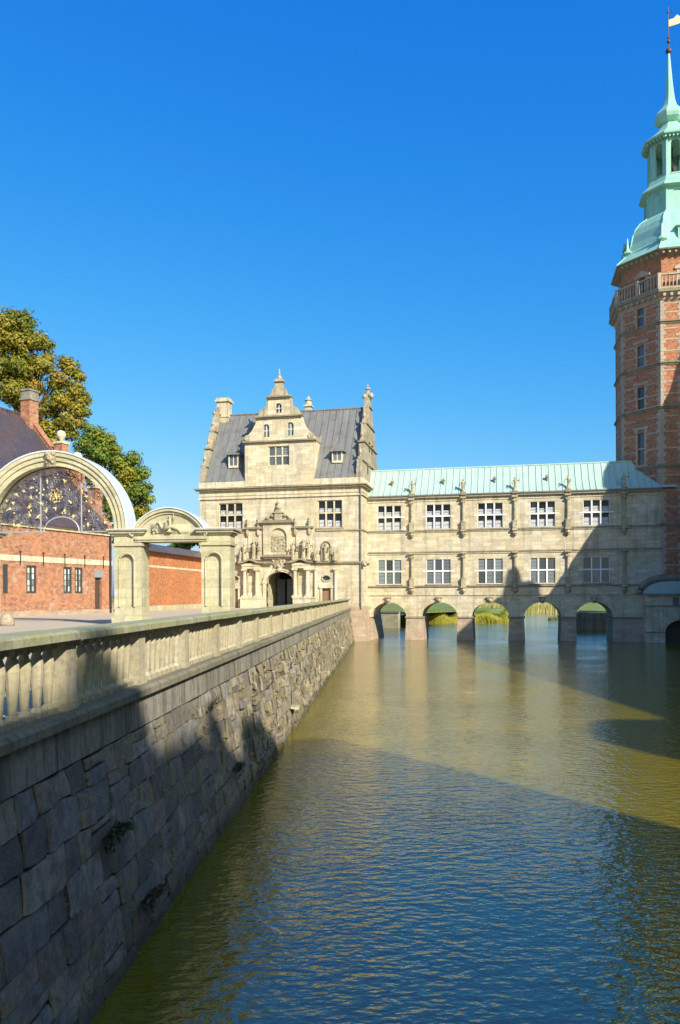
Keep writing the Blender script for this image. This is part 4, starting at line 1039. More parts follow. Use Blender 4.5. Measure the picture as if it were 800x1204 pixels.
    def stage(name, ap, z0, z1, hole, arch_open, panel=False):
        st = MB()
        for k in range(8):
            Mx = Matrix.Rotation(R(45*k), 4, 'Z'); h = ap*math.tan(R(22.5)); f = MB()
            hw = hole*h; a, b = z0+.35, z1-.35
            f.holewall(-h, h, z0, z1, [(-hw,hw,a,b)], -ap, .22 if not panel else .10); f.archfill(0, hw, b-hw, hw*.98, b, -ap, .22 if not panel else .10, 10)
            if panel: f.face([(-hw,-ap+.10,a),(hw,-ap+.10,a),(hw,-ap+.10,b),(-hw,-ap+.10,b)])
            f.box(-h-.02,-h+.16,-ap-.07,-ap+.1,z0,z1); f.box(h-.16,h+.02,-ap-.068,-ap+.1,z0,z1)
            f.box(-hw-.03,hw+.03,-ap-.05,-ap+.05,a-.12,a)
            st.add(f, Mx)
        st.v = [(x+lean(z0+.5), y, z) for x, y, z in st.v]
        return st.build(name, SPIRE, root)
    z1 = 48.75; stage('lower_lantern', 2.72, zl0-.2, z1, .55, False, True)
    m = MB(); m.lathe([(2.7,z1-.15),(3.2,z1),(3.55,z1+.05),(3.5,z1+.22),(2.9,z1+.75),(2.6,z1+1.35)], 8, 0, 0, R(22.5), lean=lean); m.build('lantern_eaves', SPIRE, root)
    z2 = 54.35; stage('upper_lantern', 2.28, z1+1.3, z2, .50, True)
    m = MB(); m.lathe([(1.2,z1+1.3),(1.2,z2)], 8, lean(50), 0, R(22.5)); 
    m2 = MB(); m2.lathe([(1.15,z1+1.5),(1.1,z1+1.8),(.85,z1+2.2),(.7,z1+3.0),(.55,z1+3.4),(.15,z1+3.6),(.12,z2-.1)], 12, lean(50), 0); m2.build('lantern_dark_fill', IRON, root, True)  # dark body added inside to darken the lantern openings
    m = MB(); m.lathe([(2.2,z2-.1),(2.75,z2),(3.15,z2+.05),(3.2,z2+.22),(2.3,z2+.8),(1.5,z2+1.5),(.95,z2+2.35)], 8, 0, 0, R(22.5), lean=lean); m.build('lantern_roof', SPIRE, root)
    m = MB()
    for k in range(8):
        Mx = Matrix.Rotation(R(45*k), 4, 'Z')
        for i in range(6): b = MB(); x = -1.0+2.0*i/5; b.box(x-.07,x+.07,-2.75,-2.3,z2-.25,z2-.02); m.add(b, Mx)
    m.v = [(x+lean(z2), y, z) for x, y, z in m.v]; m.build('dentils', SPIRE, root)
    zb = z2+2.4
    m = MB(); m.lathe([(.85,zb-.1),(1.25,zb+.08),(1.55,zb+.35),(1.68,zb+.7),(1.62,zb+1.05),(1.35,zb+1.4),(1.0,zb+1.7),(.74,zb+2.05),(.58,zb+2.6),(.46,zb+3.5),(.34,zb+4.8),(.24,zb+6.2),(.13,zb+8.0)], 8, 0, 0, R(22.5), lean=lean); m.build('spire', SPIRE, root)
    zt = zb+8.0; lx = lean(zt)
    m = MB(); m.ball(lx,0,zt+.2,.33,12,8); m.build('spire_ball', ROD, root, True)
    m = MB(); m.tube([(lx,0,zt+.4),(lx-.05,0,zt+5.1)], .05, 6); m.ball(lx,0,zt+1.25,.2,8,6); m.ball(lx,0,zt+1.7,.13,8,6); m.ball(lx-.05,0,zt+4.5,.12,8,6); m.build('vane_rod', ROD, root)
    za = zt+2.9
    m = MB(); m.prism([(lx+.02,za),(lx+.8,za+.12),(lx+1.5,za+.3),(lx+2.3,za+.15),(lx+2.1,za+.5),(lx+2.6,za+.9),(lx+1.9,za+.85),(lx+1.2,za+.95),(lx+.9,za+1.2),(lx+.55,za+.85),(lx+.02,za+.75)], -.03, .03); m.build('weather_vane', VANE, root)
make_tower()

# ------------------------------------------------------------------ little water gate pavilion beside the tower
def make_pavilion():
    pf = Frame(W.M @ Vector((0, -1.6, 0)), ANG)
    root = pf.empty('water_gate'); tag(root, 'small stone water gate pavilion with curved copper roof at the tower foot', 'pavilion')
    gx = lambda px, py=720: pf.at(px, py)[0]; gz = lambda py, px=780: pf.at(px, py)[1]
    X0 = gx(759.5); X1 = X0+10.5; ze = gz(699); T = 4.0
    ac = gx(797.5); ah = gx(797.5)-gx(782.5); asz = gz(744); ar = gz(730)-asz
    m = MB(); wx = [(gx(791.5), gx(799), gz(712), gz(702.5))]
    m.holewall(X0, X1, -1, ze, [(ac-ah, ac+ah, -1, asz+ar+.02)] + wx, 0, .5); m.archfill(ac, ah, asz, ar, asz+ar+.02, 0, .5, 14)
    m.face([(X0,0,-1),(X0,0,ze),(X0,T,ze),(X0,T,-1)]); m.face([(X1,0,-1),(X1,T,-1),(X1,T,ze),(X1,0,ze)]); m.face([(X0,T,-1),(X0,T,ze),(X1,T,ze),(X1,T,-1)]); m.face([(X0,0,ze),(X1,0,ze),(X1,T,ze),(X0,T,ze)])
    m.build('wall', SAND, root)
    m = MB(); m.box(ac-ah,ac+ah,1.0,1.1,-1,asz+ar); m.build('gate_leaf', WOOD, root)
    a,b,c,d = wx[0]; m = MB(); m.box(a,b,.2,.25,c,d); m.build('pane', GLASS_L, root)
    for z, h, o in ((gz(712.5),.12,.10),(ze,.2,.22),(gz(743.5),.12,.09)):
        for s0, s1 in (((X0-o, X1),) if z > gz(729) else ((X0-o, ac-ah),)):
            m = MB(); m.box(s0, s1, -o, .02, z-h/2, z+h/2); m.build('string_course', WEATHER, root)
    m = MB(); m.box(gx(777.5)-.15, gx(777.5)+.15, -.08, .02, gz(743), gz(713.2)); m.build('pilaster', TRIM, root)
    m = MB(); m.ball(ac,-.2,gz(727),.25,8,6); m.build('keystone', CARVED, root)
    # curved roof: quarter-round at the left end, copper over a dark moulding
    hR = gz(684.5)-ze; n = 8; rw = 2.3
    P = [(X0-.12 + rw*(1-math.cos(math.pi/2*i/n)), ze+.1+hR*math.sin(math.pi/2*i/n)) for i in range(n+1)]
    m = MB()
    for (a, c), (b, d) in zip(P, P[1:]): m.face([(a,-.25,c),(a,1.6,c),(b,1.6,d),(b,-.25,d)][::-1] if False else [(a,.1,c),(b,.1,d),(b,1.6,d),(a,1.6,c)])
    poly = P + [(X1, P[-1][1]), (X1, ze+.1)]
    m.prism(poly[::-1], -.15, 1.58); rf = m.build('roof', COPPER, root)
    m = MB(); Q = [(x, z) for x, z in P] + [(X1, P[-1][1])]
    m.tube([(x-.30*(1 if i < n else 0)*math.cos(math.pi/2*min(i,n)/n), 1.35, z+.35*math.sin(math.pi/2*min(i,n)/n)) for i, (x, z) in enumerate(Q)], .38, 8); m.build('roof_moulding', WEATHER, root)
make_pavilion()

# ------------------------------------------------------------------ double gateway on the left
def ring(mb, xc, zc, r0, r1, y0, y1, a0=0.0, a1=math.pi, n=28):
    for i in range(n):
        t0 = a0+(a1-a0)*i/n; t1 = a0+(a1-a0)*(i+1)/n
        p = [(xc-r*math.cos(t), zc+r*math.sin(t)) for t in (t0, t1) for r in (r0, r1)]
        mb.hexa([(p[0][0],y0,p[0][1]),(p[2][0],y0,p[2][1]),(p[2][0],y1,p[2][1]),(p[0][0],y1,p[0][1]),(p[1][0],y0,p[1][1]),(p[3][0],y0,p[3][1]),(p[3][0],y1,p[3][1]),(p[1][0],y1,p[1][1])])
def make_gateway():
    g0 = CAM + ray(200, 700)*38.0; K = .72
    gf = Frame((g0.x, g0.y, 0), -R(5.0))
    root = gf.empty('stone_gateway'); tag(root, 'pale stone double gateway with large round arch and gilded ironwork', 'gateway')
    gx = lambda px, py=660: gf.at(px, py)[0]; gz = lambda py, px=150: gf.at(px, py)[1]
    T = 1.12
    zc0, zc1 = gz(629.5), gz(623.0)
    # pillars
    def pillar(x0, x1, nic):
        m = MB(); hx = []
        m.holewall(x0, x1, GZ, zc0-.40, [nic] if nic else [], 0, .14)
        if nic:
            a,b,c,d = nic; h = (b-a)/2; m.archfill((a+b)/2, h, d-h, h*.99, d, 0, .14, 12); m.face([(a,.14,c),(b,.14,c),(b,.14,d),(a,.14,d)])
        m.face([(x1,0,GZ),(x1,T,GZ),(x1,T,zc0),(x1,0,zc0)]); m.face([(x0,0,GZ),(x0,0,zc0),(x0,T,zc0),(x0,T,GZ)]); m.face([(x0,T,GZ),(x0,T,zc0),(x1,T,zc0),(x1,T,GZ)])
        m.face([(x0,0,zc0-.40),(x1,0,zc0-.40),(x1,0,zc0),(x0,0,zc0)])
        p = m.build('pillar', GATE, root)
        m = MB(); m.box(x0-.10,x1+.10,-.12,T+.1,GZ-.02,GZ+.42); m.build('plinth', GATE, p)
        m = MB(); m.box(x0-.09,x1+.09,-.09,T+.09,zc0-.52,zc0-.40); m.build('necking', GATE, p)
        if nic:
            a,b,c,d = nic; h = (b-a)/2; m = MB(); pts = [(a-.03,-.02,c)] + [((a+b)/2-(h+.03)*math.cos(t), -.02, d-h+(h+.03)*math.sin(t)) for t in [math.pi*i/12 for i in range(13)]] + [(b+.03,-.02,c)]; m.tube(pts, .055, 5); m.build('niche_moulding', GATE, p)
        # stepped cornice
        for o, a, b in ((.10, zc0, zc0+.09), (.21, zc0+.09, zc1-.07), (.29, zc1-.07, zc1)):
            m = MB(); m.box(x0-o,x1+o,-o,T+o,a,b); m.build('cornice', GATE if b < zc1 else WEATHER, p)
        m = MB(); m.box(x0-.28,x1+.28,-.28,T+.28,zc1,zc1+.035); m.build('cornice_lead', ZINC, p)
    pillar(gx(134.5), gx(166.5), (gx(141.5), gx(157.5), gz(714), gz(651.5)))
    pillar(gx(237.0), gx(270.5), (gx(243), gx(260.5,660), gz(713), gz(651)))
    xl1 = gx(-13.5); pillar(xl1-1.4, xl1, None)
    # great arch
    xc = gx(60.3); r0 = gx(134.0)-xc; r1 = r0 + (gx(151)-gx(134.5)); zs = zc1+.035
    m = MB(); ring(m, xc, zs, r0, r0+.24, .05, T-.05); ring(m, xc, zs, r0+.24, r0+.46, -.04, T-.0, n=28); ring(m, xc, zs, r0+.46, r1-.05, -.12, T+.05); arch = m.build('great_arch', GATE, root)
    m = MB(); ring(m, xc, zs, r1-.05, r1+.02, -.17, T+.09, n=36); m.build('lead_capping', ZINC, arch)
    m = MB(); kx, kz = xc+.07, zs+r0+.29; m.prism([(kx-.16,kz-.37),(kx+.16,kz-.37),(kx+.26,kz+.37),(kx-.26,kz+.37)], -.22, .02); m.ball(kx,-.23,kz+.04,.19,10,8); m.ball(kx-.16,-.24,kz+.26,.11,7,5); m.ball(kx+.16,-.24,kz+.26,.11,7,5); m.ball(kx-.14,-.26,kz-.16,.09,7,5); m.ball(kx+.14,-.26,kz-.16,.09,7,5); m.ball(kx,-.40,kz-.02,.065,6,5); m.build('mask_keystone', CARVED, arch)
    # small gate: lintel, tympanum, segmental pediment
    a, b = gx(166.5), gx(237.0); zl0, zl1 = gz(637.3), gz(631.5)
    m = MB(); m.box(a-.3, b+.3, -.05, T+.02, zl0, zl1); m.box(a-.3,b+.3,-.12,T+.05,zl1-.14,zl1+.02); lin = m.build('lintel', GATE, root)
    ex0, ex1 = gx(160.5), gx(238.5); crown = gz(604.0, 200); mid = (ex0+ex1)/2; hw = (ex1-ex0)/2; hh = crown-zl1
    rad = (hw*hw+hh*hh)/(2*hh); zcen = crown-rad; aa = math.asin(min(1, hw/rad))
    seg = [(mid+rad*math.sin(t), zcen+rad*math.cos(t)) for t in [aa - 2*aa*i/20 for i in range(21)]]
    m = MB(); m.prism([(ex0, zl1+.02),(ex1, zl1+.02)] + seg[1:-1], .06, T-.2); m.build('tympanum', GATE, root)
    rm = MB(); t_o = .50
    ang0 = math.pi/2-aa; 
    m = MB(); ring(m, mid, zcen, rad, rad+.12, -.02, T, ang0, math.pi-ang0, 22); ring(m, mid, zcen, rad+.12, rad+.26, -.13, T+.07, ang0-.02, math.pi-ang0+.02, 22); ped = m.build('segmental_pediment', GATE, root)
    m = MB(); ring(m, mid, zcen, rad+.26, rad+.31, -.19, T+.12, ang0-.0, math.pi-ang0+.0, 22); m.build('lead_capping', ZINC, ped)
    m = MB(); rx, rz = mid+.05, zl1+.1; m.box(rx-1.0,rx+1.0,.055,.09,rz+.02,rz+.5)      # carved relief: rider figure among scrolls
    fg = MB(); figure(fg, rx-.05, .0, rz+.15, .78, 0, 1.0); m.add(fg)
    m.tube([(rx-.36,.02,rz+.25),(rx+.07,-.02,rz+.4),(rx+.4,.02,rz+.25),(rx+.54,.02,rz+.07)], .115, 7, .06); m.tube([(rx-.4,.02,rz+.29),(rx-.54,.02,rz+.58),(rx-.68,.02,rz+.54)], .09, 7, .05)
    for q in range(16): m.ball(rx+rnd.uniform(-.9,.9), .06, rz+rnd.uniform(.05,.32), rnd.uniform(.04,.08), 6, 4)
    m.build('relief', GATE, ped, True)
    # iron lunette grille in the great arch
    y = T*.45; r = r0-.02
    gm = MB(); zb = gz(619.5, 60) - .1; base = max(zs, zb)
    gm.tube([(xc-r*math.cos(t), y, zs+r*math.sin(t)) for t in [math.pi*i/32 for i in range(33)]], .04, 6)
    grille = gm.build('iron_grille', IRON, root)
    x_l, x_r = gx(43), gx(91.5); ar = (gx(88.5)-gx(46.5))/2; ax = (gx(88.5)+gx(46.5))/2
    for xb in (x_l, x_r):
        hh = math.sqrt(max(0, r*r-(xb-xc)**2)); m = MB(); m.box(xb-.03,xb+.03,y-.03,y+.03,zs-.1,zs+hh); m.build('grille_upright', BARGREY, grille)
    m = MB(); m.tube([(ax-ar*math.cos(t), y, zs-.05+ar*.82*math.sin(t)) for t in [math.pi*i/20 for i in range(21)]], .035, 6); m.tube([(xc-r,y,zs-.05),(ax-ar,y,zs-.05)], .03, 6); m.tube([(ax+ar,y,zs-.05),(xc+r,y,zs-.05)], .03, 6); m.build('grille_bottom_bar', BARGREY, grille)
    rg = random.Random(11)
    def inside(x, z, mrg=.2):
        return (x-xc)**2+(z-zs)**2 < (r-mrg)**2 and z > zs+.05 and ((x-ax)/(ar+.1))**2+((z-zs)/(ar*.82+.1))**2 > 1
    cnt = 0; tries = 0; centers = []
    while cnt < 230 and tries < 6000:
        tries += 1
        x = xc+rg.uniform(-r,r); z = zs+rg.uniform(.05,r)
        if not inside(x, z, .2) or any((x-a_)**2+(z-b_)**2 < .165**2 for a_, b_ in centers): continue
        centers.append((x, z)); cnt += 1
        s = rg.choice((-1,1)); a0 = rg.uniform(0, 6.28); R0 = rg.uniform(.09,.2)
        pts = [(x+R0*(1-i/15*.85)*math.cos(a0+s*i*.62), y+rg.uniform(-.01,.01), z+R0*(1-i/15*.85)*math.sin(a0+s*i*.62)) for i in range(15)]
        m = MB(); m.tube(pts, .017, 4); m.build('iron_scroll', SCROLLG if cnt % 2 else IRON, grille)
    for q in range(70):                    # thinner stems joining the scrolls
        c1, c2 = rg.choice(centers), rg.choice(centers)
        if .2 < math.hypot(c1[0]-c2[0], c1[1]-c2[1]) < .8:
            mx_, mz_ = (c1[0]+c2[0])/2+rg.uniform(-.2,.2), (c1[1]+c2[1])/2+rg.uniform(-.2,.2)
            m = MB(); m.tube([(c1[0],y,c1[1]),(mx_,y,mz_),(c2[0],y,c2[1])], .015, 4); m.build('iron_stem', IRON, grille)
    gold_px = [(56.5,566),(76.5,566),(37.5,574),(29,577.5),(20.5,582),(37.5,585),(16.5,592),(12.5,598.5),(35.5,596),(49,592),(84,591),(66,598),(55.5,600),(76.5,600.5),(87,607),(17,617),(23,617.5),(36,606),(45,608),(97,578),(103,584),(104,616),(124,614.5),(129,607),(66,581),(70,584),(61,583),(66,590)]
    for i, (px_, py_) in enumerate(gold_px):
        x, z = gf.at(px_, py_, y); s = .105 if py_ > 590 else .085
        if 580 < py_ < 592 and 60 < px_ < 71: s = .06
        m = MB()
        m.ball(x, y-.05, z, s*.5, 7, 5, 1.3)
        for q in range(rg.randint(3, 6)):
            a_ = rg.uniform(0, 6.28); l_ = s*rg.uniform(.7, 1.7); w_ = s*rg.uniform(.25,.45)
            ca, sa = math.cos(a_), math.sin(a_)
            m.hexa([(x-sa*w_*.5,y-.03,z+ca*w_*.5),(x+sa*w_*.5,y-.03,z-ca*w_*.5),(x+sa*w_*.5,y-.07,z-ca*w_*.5),(x-sa*w_*.5,y-.07,z+ca*w_*.5),
                    (x+ca*l_-sa*w_*.2,y-.04,z+sa*l_+ca*w_*.2),(x+ca*l_+sa*w_*.2,y-.04,z+sa*l_-ca*w_*.2),(x+ca*l_+sa*w_*.2,y-.08,z+sa*l_-ca*w_*.2),(x+ca*l_-sa*w_*.2,y-.08,z+sa*l_+ca*w_*.2)])
        m.build('gilded_flower', GOLD, grille)
    for i in range(34):                    # scattered gilt buds on the scrolls
        x, z = rg.choice(centers); x += rg.uniform(-.1,.1); z += rg.uniform(-.1,.1); m = MB(); m.ball(x, y-.03, z, rg.uniform(.025,.05), 6, 4, rg.uniform(.8,1.6)); m.build('gilded_bud', GOLD, grille)
    for q in range(8):                     # gilded rosette in the middle
        a_ = q*math.pi/4; x, z = gf.at(66, 583, y); m = MB()
        m.tube([(x,y-.03,z),(x+.16*math.cos(a_+.4),y-.03,z+.16*math.sin(a_+.4)),(x+.30*math.cos(a_+.1),y-.03,z+.30*math.sin(a_+.1)),(x+.34*math.cos(a_+.6),y-.03,z+.34*math.sin(a_+.6))], .013, 5); m.ball(x+.34*math.cos(a_+.6),y-.03,z+.34*math.sin(a_+.6),.035,6,4); m.build('gilded_ray', GOLD, grille)
    return gf
GF = make_gateway()

# rounded guard stone at the gate foot
def make_guard():
    x, _ = GF.at(9, 735, -.4); p = GF.M @ Vector((x, -.45, 0))
    m = MB(); m.lathe([(.34,0),(.36,.12),(.33,.34),(.24,.52),(.1,.62),(.02,.64)], 12)
    o = m.build('guard_stone', PIERST, None, True); o.location = (p.x, p.y, GZ+.001); tag(o, 'small round guard stone at the foot of the great gate arch', 'guard stone')
make_guard()

# ------------------------------------------------------------------ brick house with glazed tile roof
def make_brick_house():
    e = Vector((.37,.929,0)).normalized(); ang = math.atan2(e.y, e.x)
    bf = Frame((-19.25, 66.0, 0), ang)
    root = bf.empty('brick_house'); tag(root, 'low red brick house with steep dark tile roof and stepped gable behind the gate', 'house')
    gx = lambda px, py=680: bf.at(px, py)[0]; gz = lambda py, px=80: bf.at(px, py)[1]
    X0, X1, D = -27.0, 0.0, 18.2
    ze = bf.z(10, 612.5); hw = D/2; zr = 21.0
    W4 = [(gx(3.5), gx(9.5)), (gx(31.2), gx(43.0)), (gx(75), gx(84.5)), (gx(88.2), gx(97.2))]
    z0, z1 = gz(697.6, 37), gz(664.8, 37)
    holes = [(a, b, z0, z1) for a, b in W4]; dx = (gx(111.8), gx(119.8)); dzt = gz(679, 116); door = (*dx, GZ-.1, dzt)
    m = MB(); m.holewall(X0, X1, GZ-.3, ze, holes+[door], 0, .3)
    m.face([(X1,0,GZ-.3),(X1,D,GZ-.3),(X1,D,ze),(X1,0,ze)]); m.face([(X0,0,GZ-.3),(X0,0,ze),(X0,D,ze),(X0,D,GZ-.3)]); m.face([(X0,D,GZ-.3),(X0,D,ze),(X1,D,ze),(X1,D,GZ-.3)])
    m.build('wall', BRICK, root)
    for a, b in W4:
        m = MB(); t = .13; y = .08
        m.box(a,a+t,y-.06,y+.1,z0,z1); m.box(b-t,b,y-.06,y+.1,z0,z1); m.box(a+t,b-t,y-.06,y+.1,z1-t,z1); m.box(a+t,b-t,y-.06,y+.1,z0,z0+t); xm = (a+b)/2; m.box(xm-.07,xm+.07,y-.06,y+.1,z0+t,z1-t)
        w = m.build('window', DARKFR, root)
        for s0, s1 in ((a+t, xm-.07), (xm+.07, b-t)):
            n = 4
            for i in range(n):
                c, d = z0+t+(z1-z0-2*t)*i/n, z0+t+(z1-z0-2*t)*(i+1)/n
                p = MB(); p.box(s0+.02,s1-.02,y+.02,y+.04,c+.025,d-.025); p.build('pane', GLASS_W, w)
            p = MB()
            for i in range(1, n): c = z0+t+(z1-z0-2*t)*i/n; p.box(s0,s1,y-.02,y+.06,c-.025,c+.025)
            p.build('glazing_bar', DARKFR, w)
        m = MB(); m.box(a-.1,b+.1,-.05,.1,z1+.002,z1+.22); m.build('window_head', BRICK, root)
    m = MB(); m.box(dx[0]+.02,dx[1]-.02,.2,.26,GZ,dzt-.02); m.build('door', WOOD, root)
    m = MB(); m.box(dx[0]-.12,dx[1]+.12,-.06,.1,dzt,gz(670.5,116)); m.build('door_lintel', simple('grey_lintel', (.25,.25,.25), .8), root)
    zb = bf.z(9, 655.5)
    x = X0
    m = MB(); m.box(X0, X1, -.05, .02, zb-.22, zb+.20); m.build('stone_band', TRIM, root)
    m = MB(); m.box(X0, X1+.05, -.06, .02, GZ, GZ+.35); m.build('plinth', PIERST, root)
    for i in range(9):
        xx = X1-1.2-i*2.3; m = MB(); m.box(xx-.03,xx+.03,-.09,-.051,zb-.45,zb+.55); m.box(xx-.09,xx+.09,-.09,-.051,zb+.45,zb+.51); m.build('wall_anchor', IRON, root)
    m = MB(); xx = gx(128.8); m.tube([(xx,-.12,GZ),(xx,-.12,ze-.1)], .09, 8); m.build('drainpipe', IRON, root)
    m = MB(); m.box(X0, X1, -.30, .05, ze-.12, ze+.06); m.box(X0,X1,-.15,.05,ze-.32,ze-.122); m.build('eaves', TRIM, root)
    m = MB(); m.face([(X0,-.4,ze-.05),(X1-.3,-.4,ze-.05),(X1-.3,hw,zr),(X0,hw,zr)]); m.face([(X1-.3,D+.4,ze-.05),(X0,D+.4,ze-.05),(X0,hw,zr),(X1-.3,hw,zr)]); roof = m.build('roof', TILE, root)
    m = MB(); m.tube([(X0,hw,zr),(X1-.3,hw,zr)], .16, 8); m.build('ridge_tiles', TILE, roof)
    # stepped end gable with coping and ball-topped piers
    slope = (zr-ze)/hw
    poly = [(0,ze-.3),(D,ze-.3),(D,ze+.35),(hw,zr+.5),(0,ze+.35)]
    m = MB(); m.prismx(poly, X1-.5, X1); ga = m.build('gable', BRICK, root)
    for sg in (0, 1):
        m = MB(); pa = (0, ze+.35); pb = (hw, zr+.5); f = (lambda y: D-y) if sg else (lambda y: y)
        q = [(f(pa[0]-.1),pa[1]-.1),(f(pb[0]),pb[1]),(f(pb[0]),pb[1]+.14),(f(pa[0]-.1),pa[1]+.06)]
        m.prismx(q if not sg else q[::-1], X1-.56, X1+.06); m.build('coping', BRICK, ga)
        for t, hh in ((.17,1.6),(.37,1.5),(.56,1.5)):
            y = hw*t; yb = f(y); zt = ze+.35+slope*y
            m = MB(); m.box(X1-.68,X1+.14,yb-.42,yb+.42,zt-1.0,zt+hh); pr = m.build('gable_pier', BRICK, ga)
            m = MB(); m.box(X1-.78,X1+.22,yb-.5,yb+.5,zt+hh,zt+hh+.2); m.build('pier_cap', TRIM, pr)
            m = MB(); m.lathe([(.15,zt+hh+.2),(.12,zt+hh+.35),(.34,zt+hh+.55),(.42,zt+hh+.8),(.34,zt+hh+1.08),(.05,zt+hh+1.22)], 12, X1-.28, yb); m.build('ball_finial', TRIM, pr, True)
    m = MB(); m.box(X1-.95,X1+.1,hw-1.15,hw-.15,zr-2.0,zr+1.2); ch = m.build('chimney', BRICK, root)
    m = MB(); m.box(X1-1.05,X1+.2,hw-1.25,hw-.05,zr+1.2,zr+1.36); m.box(X1-.97,X1+.12,hw-1.17,hw-.13,zr+1.36,zr+2.0); m.box(X1-1.05,X1+.2,hw-1.25,hw-.05,zr+2.0,zr+2.15); m.build('chimney_cap', LEDGE, ch)
    # garden wall continuing towards the sandstone house
    wf = Frame((-18.6, 69.5, 0), math.atan2(14.3, 2.3))
    wr = wf.empty('courtyard_wall'); tag(wr, 'orange brick courtyard wall with white band seen through the small gate', 'wall')
    zt = wf.z(175, 647.6); Ln = 23.5
    m = MB(); m.box(-.5, Ln, 0, .6, GZ-.2, zt); m.build('wall', OBRICK, wr)
    m = MB(); zz = wf.z(175, 665.5); m.box(-.5,Ln,-.03,.02,zz-.1,zz+.1); m.build('stone_band', TRIM, wr)
    m = MB(); m.box(-.5,Ln,-.1,.02,GZ,GZ+.5); m.build('plinth', GATE, wr)
    m = MB(); m.prismx([(-.55,zt-.05),(1.1,zt-.05),(.3,zt+.75)], -.5, Ln); m.build('coping_roof', TILE, wr)
GLASS_W = glass_mat('pale_pane', (.45,.48,.45), .05)
make_brick_house()

# ------------------------------------------------------------------ trees
def crown_mesh(clumps, n, size, rs, palette):
    mb = MB()
    tot = sum(c[3]**2 for c in clumps)
    for cx, cy, cz, cr in clumps:
        k = int(n*cr*cr/tot); pal = rs.choice(palette)
        for _ in range(k):
            th = rs.uniform(0, 2*math.pi); ph = math.acos(rs.uniform(-1, 1)); rr = cr*(rs.random()**.42)*(1.12+.30*math.sin(th*3+cx*1.7)*math.sin(ph*4+cz*2.3)+.18*math.sin(th*7+cz)*math.sin(ph*9+cx)); pl = pal if rs.random() < .6 else rs.choice(palette)
            x = cx+rr*math.sin(ph)*math.cos(th); y = cy+rr*math.sin(ph)*math.sin(th); z = cz+rr*.8*math.cos(ph)
            s = size*rs.uniform(.6,1.5)
            nrm = Vector((math.sin(ph)*math.cos(th)+rs.uniform(-.7,.7), math.sin(ph)*math.sin(th)+rs.uniform(-.7,.7), math.cos(ph)+rs.uniform(-.3,.9))).normalized()
            a = nrm.orthogonal().normalized(); a = Matrix.Rotation(rs.uniform(0,6.28), 3, nrm) @ a; b = nrm.cross(a)
            p = Vector((x,y,z)); q = rs.uniform(.75,1.3); t = (pl[0]*q, pl[1]*q, pl[2]*q, 1)
            if rs.random() < .12: t = (t[0]*1.5, t[1]*1.05, t[2]*.7, 1)
            mb.face([p-a*s-b*s*.45, p-b*s*.55+a*s*.2, p+a*s, p+b*s*.6], t)
    return mb
def tree(label, base, height, clumps, n, size, seed, palette, cat='tree', trunk_r=.45, group=None):
    rs = random.Random(seed)
    root = bpy.data.objects.new('broadleaf_tree', None); col.objects.link(root); root.location = base; tag(root, label, cat, group)
    t = MB(); top = height*.62
    t.tube([(0,0,-.3),(.05,.05,top*.25),(-.1,.1,top*.55),(.1,0,top)], trunk_r, 9, trunk_r*.35); t.build('trunk', BARK, root, True)
    lm = MB()
    for cx, cy, cz, cr in clumps:
        z0 = max(height*.2, min(top*.95, cz-cr*1.1-abs(cx)*.35)); lm.tube([(0,0,z0),(cx*.45,cy*.45,z0+(cz-z0)*.45),(cx*.9,cy*.9,cz)], trunk_r*.32, 5, .05)
    lm.build('limbs', BARK, root)
    crown_mesh(clumps, n, size, rs, palette).build('crown', LEAF, root)
    return root
def px_clumps(depth, base, spec, rs, extra=.35):
    out = []
    for px_, py_, rp in spec:
        for dy in (-1, 0, 1) if rp > 13 else (0,):
            d = depth + dy*rp*depth/F_PX*.9 + rs.uniform(-.6,.6)
            p = CAM + ray(px_+rs.uniform(-2,2), py_+rs.uniform(-2,2))*d
            out.append((p.x-base[0], p.y-base[1], p.z-base[2], rp*depth/F_PX*rs.uniform(.9,1.05)*(.85 if dy else 1)))
    return out
AUT = [(.22,.205,.022),(.29,.24,.03),(.14,.175,.022),(.27,.19,.025),(.115,.15,.02),(.24,.225,.028)]
GRN = [(.15,.215,.022),(.105,.17,.02),(.20,.24,.025),(.29,.25,.028),(.09,.155,.02)]
r1 = random.Random(5)
base1 = (-37, 92, GZ)
sp1 = [(8,380,17),(26,378,15),(-12,395,24),(20,402,18),(40,400,15),(55,408,9),(-10,430,26),(24,432,20),(48,430,15),(58,420,8),(15,460,20),(38,456,14),(76,426,10),(84,434,12),(92,442,9),(70,446,13),(88,458,13),(98,470,9),(72,470,14),(90,480,12),(60,480,13),(100,484,6),(78,495,15),(95,497,8),(55,505,14),(85,512,10),(40,490,13),(62,520,13),(64,455,8),(30,520,18),(5,500,20)]
tree('tall autumn tree with bronze and olive leaves behind the brick house', base1, 36, px_clumps(92, base1, sp1, r1), 80000, .15, 21, AUT, trunk_r=.7, group='trees behind the house')
base2 = (-26.5, 88, GZ)
sp2 = [(112,512,13),(125,518,13),(100,525,13),(92,545,14),(118,536,15),(136,530,9),(142,545,14),(156,540,11),(150,560,15),(166,556,10),(172,572,9),(160,580,14),(176,588,7),(140,580,16),(165,598,12),(176,606,7),(120,565,16),(150,605,14),(125,600,15),(160,622,10),(140,630,12)]
tree('rounded green tree with yellow tints between gate and sandstone house', base2, 22, px_clumps(88, base2, sp2, r1), 52000, .13, 22, GRN, trunk_r=.5, group='trees behind the house')
base3 = (-15.2, 96, GZ)
sp3 = [(226,632,9),(238,636,10),(215,640,10),(205,650,12)]
tree('small green tree whose top shows over the orange courtyard wall', base3, 9, px_clumps(96, base3, sp3, r1), 4000, .22, 23, GRN, trunk_r=.2, group='trees behind the house')

